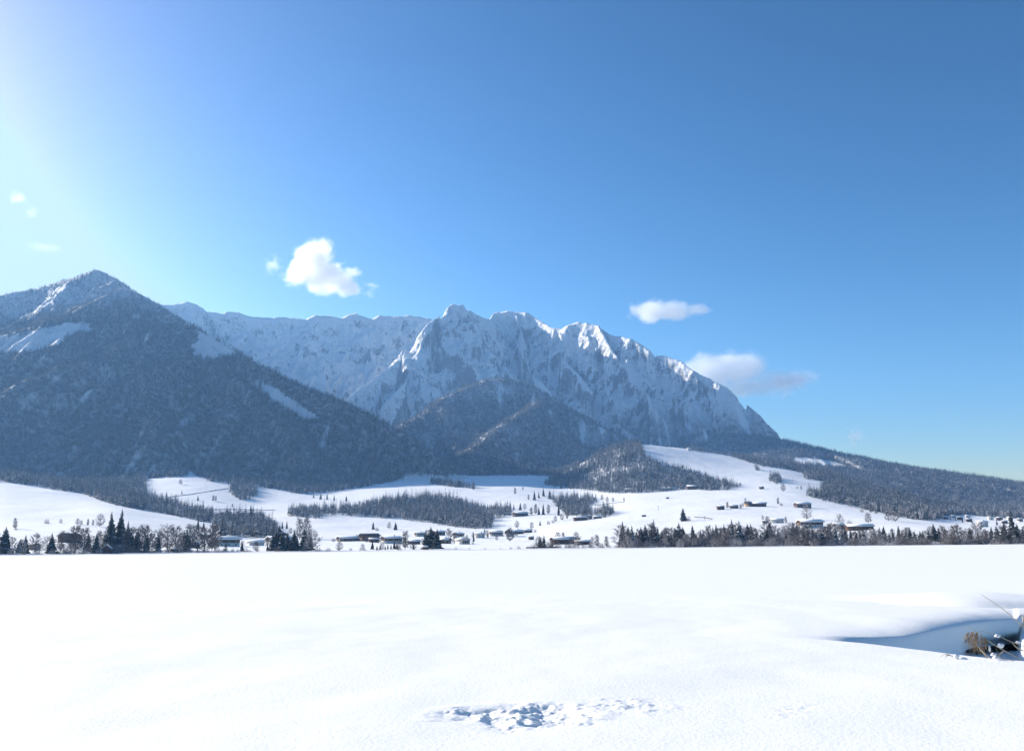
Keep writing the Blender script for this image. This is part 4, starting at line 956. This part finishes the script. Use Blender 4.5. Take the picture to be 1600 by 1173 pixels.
        a_, b_ = sorted((gx_ + sg * .14, gx_ - sg * .05)); v, f = box_arr(a_, b_, -.6, .6, .1, 2.3); part('door', mesh_from('door', v, f, [M_wood2]), o)
        if balcony:
            a_, b_ = sorted((gx_ + sg * 1.2, gx_ - sg * .02)); v, f = multi_box([(a_, b_, -hy * .9, hy * .9, zm - .12, zm + .05), (gx_ + sg * 1.2 - .05, gx_ + sg * 1.2 + .05, -hy * .9, hy * .9, zm + .1, zm + 1.0)]); part('balcony', mesh_from('balcony', v, f, [M_wood2]), o)
    else:
        v, f = box_arr(-.8, .8, -hy - .06, -hy + .05, .0, min(2.2, e2 * .7)); part('door', mesh_from('door', v, f, [M_wood2]), o)
    FARMS.append((label, px, py, wpx, r, p)); return tag(o, label, cat, group)
FARMS = []
H = house
H(54, 858, 18, 11, 'brown chalet with dark gable at the far left behind the shore', 55, 'right', 'red', .0, cat='chalet', name='chalet', r=660)
H(108, 850, 36, 15, 'big brown barn half hidden by bare trees left of the boathouse', 50, 'left', 'red', .0, chimney=0, small=True, cat='barn', name='barn', r=770)
H(168, 866, 18, 14, 'small dark boathouse with white snow edged gable in the left thicket', 80, 'left', 'timber', .8, .9, chimney=0, small=True, cat='boathouse', name='boathouse', r=603, pitch=.8)
H(13, 866, 18, 8, 'low snow covered shed at the left edge of the shore', 20, 'left', 'timber', 1.6, chimney=0, small=True, cat='shed', name='shed', r=615)
H(352, 853, 46, 16, 'long white roofed house with brown gable above the left shore', 30, 'left', 'mixed', 1.2, .6, balcony=True)
H(318, 836, 16, 9, 'house gable peeping over the thicket left of the white roofed house', 50, 'left', 'red', .5, r=880)
H(303, 856, 18, 8, 'low hall with snowy roof left of the white roofed house', 15, 'left', 'timber', 1.5, chimney=0, small=True, cat='hall', name='hall')
H(273, 866, 13, 6, 'small dark hut on the shore left of the low hall', 30, 'left', 'timber', 1.0, chimney=0, small=True, cat='hut', name='hut', r=606)
H(436, 850, 44, 13, 'snowy roofed house with brown gable behind the shore clump', 28, 'left', 'mixed', 1.2)
H(444, 838, 10, 6, 'small dark gabled barn higher behind the shore clump', 70, 'left', 'timber', .0, chimney=0, small=True, cat='barn', name='barn')
H(400, 852, 26, 8, 'low building under thick snow left of the shore clump', 12, 'left', 'plaster', 1.5, chimney=0, small=True, cat='outbuilding', name='outbuilding')
H(548, 845, 46, 8, 'long low snow roofed wing with small gable, left part of the farm', 24, 'left', 'red', 1.2, .4, chimney=0)
H(577, 845, 34, 13, 'large red brown barn of the farm with bare roof', 28, 'left', 'red', .0, .6, chimney=0, small=True, cat='barn', name='barn')
H(584, 847, 16, 7, 'lean shed with snowy roof before the red brown barn', 10, 'left', 'red', 1.2, chimney=0, small=True, cat='shed', name='shed')
H(612, 849, 34, 12, 'long farmhouse with dark gable and white wall right of the barn', 26, 'left', 'mixed', .9, .5)
H(647, 850, 20, 7, 'low brown shed with snowy roof left of the dark shore clump', 15, 'left', 'red', 1.3, chimney=0, small=True, cat='shed', name='shed')
H(694, 849, 24, 9, 'dark house with snowy roof just right of the dark shore clump', 25, 'right', 'timber', 1.0)
H(716, 840, 20, 9, 'dark gabled house higher up in the hamlet', 50, 'left', 'mixed', .9)
H(723, 850, 24, 11, 'white house with balconies facing the lake in the hamlet', 60, 'right', 'plaster', 1.0, .9, balcony=True)
H(750, 840, 16, 8, 'snow roofed house right of the narrow dark spruce', 25, 'left', 'plaster', 1.3)
H(775, 837, 22, 8, 'snow laden house left of the steep gabled house', 20, 'left', 'mixed', 1.6)
H(796, 838, 16, 12, 'steep gabled brown house behind the round bare tree', 75, 'left', 'mixed', .7, .9, pitch=.6)
H(656, 838, 18, 7, 'small house at the upper left of the hamlet', 30, 'left', 'mixed', 1.0)
H(686, 836, 20, 8, 'long dark roofed house at the top of the hamlet', 22, 'left', 'timber', .6)
H(664, 866, 9, 5, 'tiny snow topped hut under the dark shore clump', 20, 'left', 'timber', 1.6, chimney=0, small=True, cat='hut', name='hut', r=601)
H(813, 806, 26, 7, 'lonely barn with snowy roof at the foot of the valley wood', 26, 'left', 'timber', 1.2, chimney=0, small=True, cat='barn', name='barn')
H(793, 804, 11, 3, 'low snowed in hut left of the lonely barn', 15, 'left', 'timber', 1.6, chimney=0, small=True, cat='hut', name='hut')
H(907, 813, 24, 7, 'long barn with snowy roof on the crest below the small wood', 15, 'left', 'red', 1.2, .4, chimney=0, small=True, cat='barn', name='barn')
H(920, 811, 12, 6, 'dark gabled cottage on the crest between two snowy roofs', 65, 'left', 'timber', .5, cat='cottage', name='cottage')
H(934, 810, 14, 4, 'low snow roofed stable at the right end of the crest', 15, 'left', 'timber', 1.6, chimney=0, small=True, cat='stable', name='stable')
H(806, 834, 26, 7, 'dark low house below the field left of the hedge', 20, 'left', 'timber', 1.0)
H(824, 832, 16, 5, 'white roofed shed right of the dark low house', 20, 'left', 'timber', 1.6, chimney=0, small=True, cat='shed', name='shed')
H(830, 843, 9, 5, 'small hut on the field left of the shore spruce pair', 30, 'left', 'timber', 1.0, chimney=0, small=True, cat='hut', name='hut')
H(880, 850, 42, 12, 'long brown shore barn with snow on its roof', 24, 'left', 'red', 1.1, .45, chimney=0, small=True, cat='barn', name='barn')
H(910, 851, 26, 8, 'brown lean annex at the right of the shore barn', 8, 'left', 'timber', .4, .4, chimney=0, small=True, cat='annex', name='barn_annex')
H(1085, 764, 26, 6, 'dark long barn with snowy roof under the wooded hill', 14, 'left', 'timber', 1.2, .4, chimney=0, small=True, cat='barn', name='barn')
H(1046, 765, 26, 4, 'snowed in low building under the middle of the wooded hill', 12, 'left', 'plaster', 1.4, chimney=0, small=True, cat='outbuilding', name='outbuilding')
H(985, 768, 20, 5, 'snowy roofed cottage under the left part of the wooded hill', 18, 'left', 'plaster', 1.4, cat='cottage', name='cottage')
H(1077, 704, 8, 4, 'tiny pale hut on the skyline of the upper meadow', 20, 'left', 'plaster', 1.2, chimney=0, small=True, cat='hut', name='hut')
H(1190, 764, 8, 4, 'small dark hut on the slope left of the bare tree', 25, 'left', 'timber', .6, chimney=0, small=True, cat='hut', name='hut')
H(1126, 796, 13, 6, 'dark shed left of the ochre fronted farm', 25, 'left', 'timber', .8, chimney=0, small=True, cat='shed', name='shed')
H(1147, 794, 14, 5, 'low shed between the dark shed and the ochre fronted farm', 15, 'left', 'timber', 1.3, chimney=0, small=True, cat='shed', name='shed')
H(1169, 791, 13, 9, 'farmhouse with ochre front and dark gable on the hillside', 55, 'left', 'ochre', .7, .8)
H(1186, 791, 24, 6, 'long dark barn attached right of the ochre fronted farm', 10, 'left', 'timber', 1.0, .4, chimney=0, small=True, cat='barn', name='barn')
H(1006, 807, 7, 3, 'dark hay hut on the meadow left of the lone spruce', 20, 'left', 'timber', .4, chimney=0, small=True, cat='hay hut', name='hay_hut')
H(1043, 779, 5, 2.5, 'tiny hay hut high on the open meadow', 20, 'left', 'timber', .4, chimney=0, small=True, cat='hay hut', name='hay_hut')
H(1196, 817, 10, 4, 'low hut just above the belt right of its tallest spruce', 20, 'left', 'timber', .8, chimney=0, small=True, cat='hut', name='hut')
H(1254, 793, 28, 9, 'hillside farm with brown gable and snowy roof', 32, 'left', 'red', 1.0, .55)
H(1214, 817, 22, 7, 'small long shed with pale wall above the belt', 12, 'left', 'plaster', .8, .4, chimney=0, small=True, cat='shed', name='shed')
H(1266, 824, 42, 13, 'white walled farm with dark gable under the big frosted tree', 28, 'left', 'mixed', 1.2, .5, balcony=True)
H(1311, 826, 20, 9, 'gabled house with snowy roof left of the long weathered barn', 50, 'left', 'timber', 1.0)
H(1343, 828, 44, 10, 'long weathered barn above the right belt', 16, 'left', 'timber', .7, .4, chimney=0, small=True, cat='barn', name='barn')
H(1328, 787, 15, 7, 'chalet with white roof edge at the forest rim', 60, 'left', 'timber', 1.0, .8, cat='chalet', name='chalet')
H(1357, 794, 8, 4, 'small snow capped hut at the forest rim right of the chalet', 25, 'left', 'timber', 1.4, chimney=0, small=True, cat='hut', name='hut')
H(1405, 802, 13, 4, 'snow roofed hut at the forest rim above the tree pair', 15, 'left', 'timber', 1.4, chimney=0, small=True, cat='hut', name='hut')
H(1535, 823, 18, 10, 'big pale house at the near end of the far village', 30, 'left', 'plaster', 1.2)
VN = 'houses of the far village'
for (px, py, w, lab, wl) in ((1478, 811, 8, 'leftmost small house of the far village', 'timber'), (1490, 809, 8, 'white roofed house high at the left of the far village', 'plaster'), (1500, 812, 9, 'dark walled house in the left half of the far village', 'timber'), (1512, 809, 8, 'pale house high in the middle of the far village', 'plaster'), (1514, 815, 9, 'low house left below in the far village', 'timber'), (1548, 812, 9, 'house above the big pale one in the far village', 'plaster'), (1562, 813, 10, 'dark walled house in the right half of the far village', 'timber'), (1570, 818, 9, 'red walled house before the tall shore spruce', 'red'), (1578, 812, 9, 'rightmost pale house high in the far village', 'plaster'), (1594, 815, 9, 'house of the far village behind the tall shore spruce', 'mixed')):
    H(px, py, w, w * .55, lab, 25, 'left', wl, 1.2, small=True, chimney=0, group=VN)
# garden trees and bushes close by the buildings
rg_ = random.Random(12)
for lab_, px, py, wpx, r, p in list(FARMS):
    if wpx < 13 or 1470 < px: continue
    short = ' '.join(lab_.split()[:9])
    for side, sx in (('left', -1), ('right', 1)):
        if rg_.random() < .3: continue
        qx = px + sx * (wpx * .5 + rg_.uniform(1.5, 5)); kd = rg_.choice(['round', 'round', 'slim', 'shrub', 'frosted'])
        rr = r + rg_.uniform(-8, 12); q = on_ground(qx, max(rr, 600), py); hh = rg_.uniform(6, 12) if kd != 'shrub' else rg_.uniform(3.5, 6)
        while short.split()[-1] in ('the', 'of', 'with', 'and', 'in', 'on', 'a', 'under', 'to', 'before', 'at', 'by', 'its', 'behind'): short = ' '.join(short.split()[:-1])
        bare(q, m_of(qx, hh, rr), kd, '%s at %s end of %s' % ({'round': 'bare tree', 'slim': 'slender tree', 'shrub': 'low bush', 'frosted': 'frosty tree'}[kd], side, short), 'garden trees by the valley farms', rg_.uniform(1.0, 1.5))
# poles and low walls
def pole(px, py, hpx, label):
    p, r = hit(px, py); h = hpx * r / FPX; o = empty('utility_pole', (p[0], p[1], p[2] - .3), -math.atan2(p[0], p[1]))
    v, f = cone_trunk(0, h, .22, .16); part('post', mesh_from('post', v, f, [M_timber], True), o)
    v, f = box_arr(-1.1, 1.1, -.18, .18, h - .9, h - .6); part('crossarm', mesh_from('crossarm', v, f, [M_timber]), o)
    tag(o, label, 'pole', 'utility poles on the meadows')
pole(1029, 798, 8, 'tall utility pole on the open meadow left of the lone spruce')
pole(1101, 812, 6, 'utility pole at the tip of the lone spruce shadow')
pole(1198, 812, 6, 'utility pole right of the low hut above the belt')
pole(1239, 752, 6, 'utility pole on the slope right of the round spruce clump')
pole(1135, 728, 6, 'utility pole on the upper meadow')
def strip_wall(pts, w, h, name, label, mt, cat, r=None):
    V_, F_ = [], []
    P_ = [on_ground(px, r) if r else hit(px, py)[0] for px, py in pts]
    for i, p in enumerate(P_):
        q = P_[min(i + 1, len(P_) - 1)] - P_[max(i - 1, 0)]; n = np.array([-q[1], q[0]]) / (math.hypot(q[0], q[1]) + 1e-9) * w / 2
        V_ += [(p[0] - n[0], p[1] - n[1], p[2] - .5), (p[0] + n[0], p[1] + n[1], p[2] - .5), (p[0] + n[0], p[1] + n[1], p[2] + h), (p[0] - n[0], p[1] - n[1], p[2] + h)]
        if i:
            a = 4 * (i - 1); b = 4 * i
            for k in range(4): F_.append((a + k, a + (k + 1) % 4, b + (k + 1) % 4, b + k))
    F_ += [(0, 1, 2, 3), (len(V_) - 1, len(V_) - 2, len(V_) - 3, len(V_) - 4)]
    return tag(link(bpy.data.objects.new(name, mesh_from(name, V_, F_, [mt]))), label, cat)
strip_wall([(822, 850), (845, 850), (872, 850)], .8, .9, 'timber_landing', 'low dark timber landing along the shore below the brown barn', M_timber, 'landing', r=606)
def dens(pts, n=14):
    o_ = []
    for (a, b), (c, d) in zip(pts[:-1], pts[1:]): o_ += [(a + (c - a) * k / n, b + (d - b) * k / n) for k in range(n)]
    return o_ + [pts[-1]]
M_hedge = plain('brushwood', (.13, .11, .10), noise_s=1.5, amt=.5)
for pts, lab in (([(262, 777), (300, 772), (330, 767), (357, 763)], 'thin dark hedge line crossing the high left clearing'), ([(325, 796), (360, 796), (430, 797)], 'thin hedge line along the lower edge of the left clearing'), ([(930, 790), (950, 787), (976, 784)], 'hedge line beside the field track above the meadow crest'), ([(1085, 808), (1101, 809), (1112, 811)], 'short hedge line right of the lone spruce')):
    strip_wall(dens(pts), 1.6, .8, 'low_hedge', lab, M_hedge, 'hedge')
# ------------------------------------------------------------------ reeds at the stream
M_reed = plain('dry_reed', (.52, .42, .29), .6, .3, 30, .35); M_plume = plain('reed_plume', (.30, .23, .16), .9, .1, 60, .5); M_clump = plain('clinging_snow', (.88, .87, .86), .6)
def P3(px, py, r): return Vector(at(px, py, r))
def smooth_path(pts, n=6):
    out_ = []
    for i in range(len(pts) - 1):
        p0, p1, p2, p3 = pts[max(i - 1, 0)], pts[i], pts[i + 1], pts[min(i + 2, len(pts) - 1)]
        for k in range(n):
            t_ = k / n; out_.append(.5 * ((2 * p1) + (p2 - p0) * t_ + (2 * p0 - 5 * p1 + 4 * p2 - p3) * t_ ** 2 + (-p0 + 3 * p1 - 3 * p2 + p3) * t_ ** 3))
    return out_ + [pts[-1]]
def stalk(pts, r0, r1, n=6):
    Vv, Ff = [], []; P_ = smooth_path(pts)
    for i in range(len(P_) - 1):
        f0, f1 = i / (len(P_) - 1), (i + 1) / (len(P_) - 1); tube(Vv, Ff, P_[i], P_[i + 1], r0 + (r1 - r0) * f0, r0 + (r1 - r0) * f1, n)
    return Vv, Ff
def blob(c, rx, ry, rz, seed=0):
    rg = random.Random(seed); V_, F_ = [], []; n, m_ = 10, 6
    for i in range(m_ + 1):
        for j in range(n):
            th = math.pi * i / m_; ph = 6.283 * j / n; k = (1 + rg.uniform(-.3, .3)) * .75
            V_.append((c[0] + rx * math.sin(th) * math.cos(ph) * k, c[1] + ry * math.sin(th) * math.sin(ph) * k, c[2] + rz * math.cos(th) * k))
    for i in range(m_):
        for j in range(n): F_.append((i * n + j, (i + 1) * n + j, (i + 1) * n + (j + 1) % n, i * n + (j + 1) % n))
    return V_, F_
def ribbon(pts, w):
    V_, F_ = [], []; P_ = smooth_path(pts, 5)
    for i, p in enumerate(P_):
        k = math.sin(math.pi * min(.97, (i + .6) / len(P_))) * w; V_ += [(p.x, p.y, p.z - k), (p.x, p.y + k * .6, p.z), (p.x, p.y, p.z + k)]
        if i: a = 3 * (i - 1); F_ += [(a, a + 3, a + 4, a + 1), (a + 1, a + 4, a + 5, a + 2)]
    return V_, F_
def reed(stem_px, r, label, rad=.007, plume=None, leaves=(), clumps=()):
    base = P3(*stem_px[0], r); o = empty('reed', base)
    def loc(V_): return [(v[0] - base.x, v[1] - base.y, v[2] - base.z) for v in V_]
    v, f = stalk([P3(a, b, r) for a, b in stem_px], rad, rad * .35); part('stem', mesh_from('stem', loc(v), f, [M_reed], True), o)
    if plume:
        rg = random.Random(5); Vv, Ff = [], []
        for k in range(75):
            t_ = (rg.randrange(5) + rg.betavariate(2, 2) * .75) / 4.6; a = P3(plume[0][0] + (plume[1][0] - plume[0][0]) * t_, plume[0][1] + (plume[1][1] - plume[0][1]) * t_ - 5 * math.sin(t_ * 3.1), r + rg.uniform(-.05, .05))
            L = rg.uniform(.06, .19) * (.5 + math.sin(.35 + t_ * 2.5)); lean = -.045 * (1 - t_)
            m1 = a + Vector((lean * .6 + rg.uniform(-.015, .015), rg.uniform(-.03, .03), -L * .4)); e = a + Vector((lean + rg.uniform(-.02, .02), rg.uniform(-.04, .04), -L))
            tube(Vv, Ff, a, m1, .0025, .003, 3); tube(Vv, Ff, m1, e, .0032, .001, 3)
        part('plume', mesh_from('plume', loc(Vv), Ff, [M_plume]), o)
    for lf in leaves:
        v, f = ribbon([P3(a, b, r) for a, b in lf[0]], lf[1]); part('leaf', mesh_from('leaf', loc(v), f, [M_reed], True), o)
    for k, (a, b, wx, hz) in enumerate(clumps):
        c = P3(a, b, r); v, f = blob(c, wx, wx * .6, hz, k + 7); part('snow_clump', mesh_from('snow_clump', loc(v), f, [M_clump], True), o)
    return tag(o, label, 'reed', 'dry reeds at the stream hollow')
reed([(1720, 1085), (1650, 1020), (1600, 979), (1568, 952), (1548, 938), (1533, 928)], 12.7, 'long thin arching reed reaching highest over the snow hollow', .007)
reed([(1700, 1090), (1630, 1052), (1590, 1027), (1562, 1012), (1542, 999), (1528, 988), (1512, 978)], 12.6, 'reed with drooping brown plume over the dark gap', .008, ((1511, 988), (1540, 997)), [([(1570, 1016), (1562, 1022), (1555, 1033)], .012), ([(1556, 1011), (1560, 1022), (1566, 1030)], .010)], [(1563, 1008, .06, .035), (1546, 1013, .018, .05)])
reed([(1700, 1058), (1640, 1030), (1600, 1010), (1575, 1000), (1553, 990), (1530, 985)], 12.9, 'snow loaded reed between the long arching one and the plume', .007, None, [([(1580, 1003), (1590, 1012), (1604, 1018)], .012)], [(1558, 993, .055, .025), (1590, 1003, .05, .018)])
reed([(1560, 1034), (1545, 1026), (1535, 1017), (1528, 1010)], 12.3, 'short broken reed stub in front of the dark gap', .007, None, [([(1530, 1014), (1538, 1022), (1544, 1031)], .012)], [(1552, 1022, .05, .025)])
reed([(1660, 1048), (1600, 1036), (1570, 1028), (1548, 1020)], 12.2, 'low reed lying along the near snow edge', .006, None, [], [(1556, 1027, .07, .02)])
reed([(1500, 1030), (1490, 1026), (1482, 1022), (1474, 1022), (1470, 1026)], 12.15, 'small curled brown reed tip poking from the near bank', .006, None, [([(1486, 1024), (1480, 1023), (1477, 1027)], .008)], [(1494, 1025, .05, .03), (1506, 1029, .05, .025)])
reed([(1640, 1030), (1612, 985), (1602, 970), (1598, 958)], 13.0, 'ochre reed leaf at the right edge above the lit snow', .006, None, [([(1612, 985), (1600, 972), (1597, 960)], .03)], [])
# crumbs of snow kicked out beside the trampled hole
print('objects', len(bpy.data.objects))
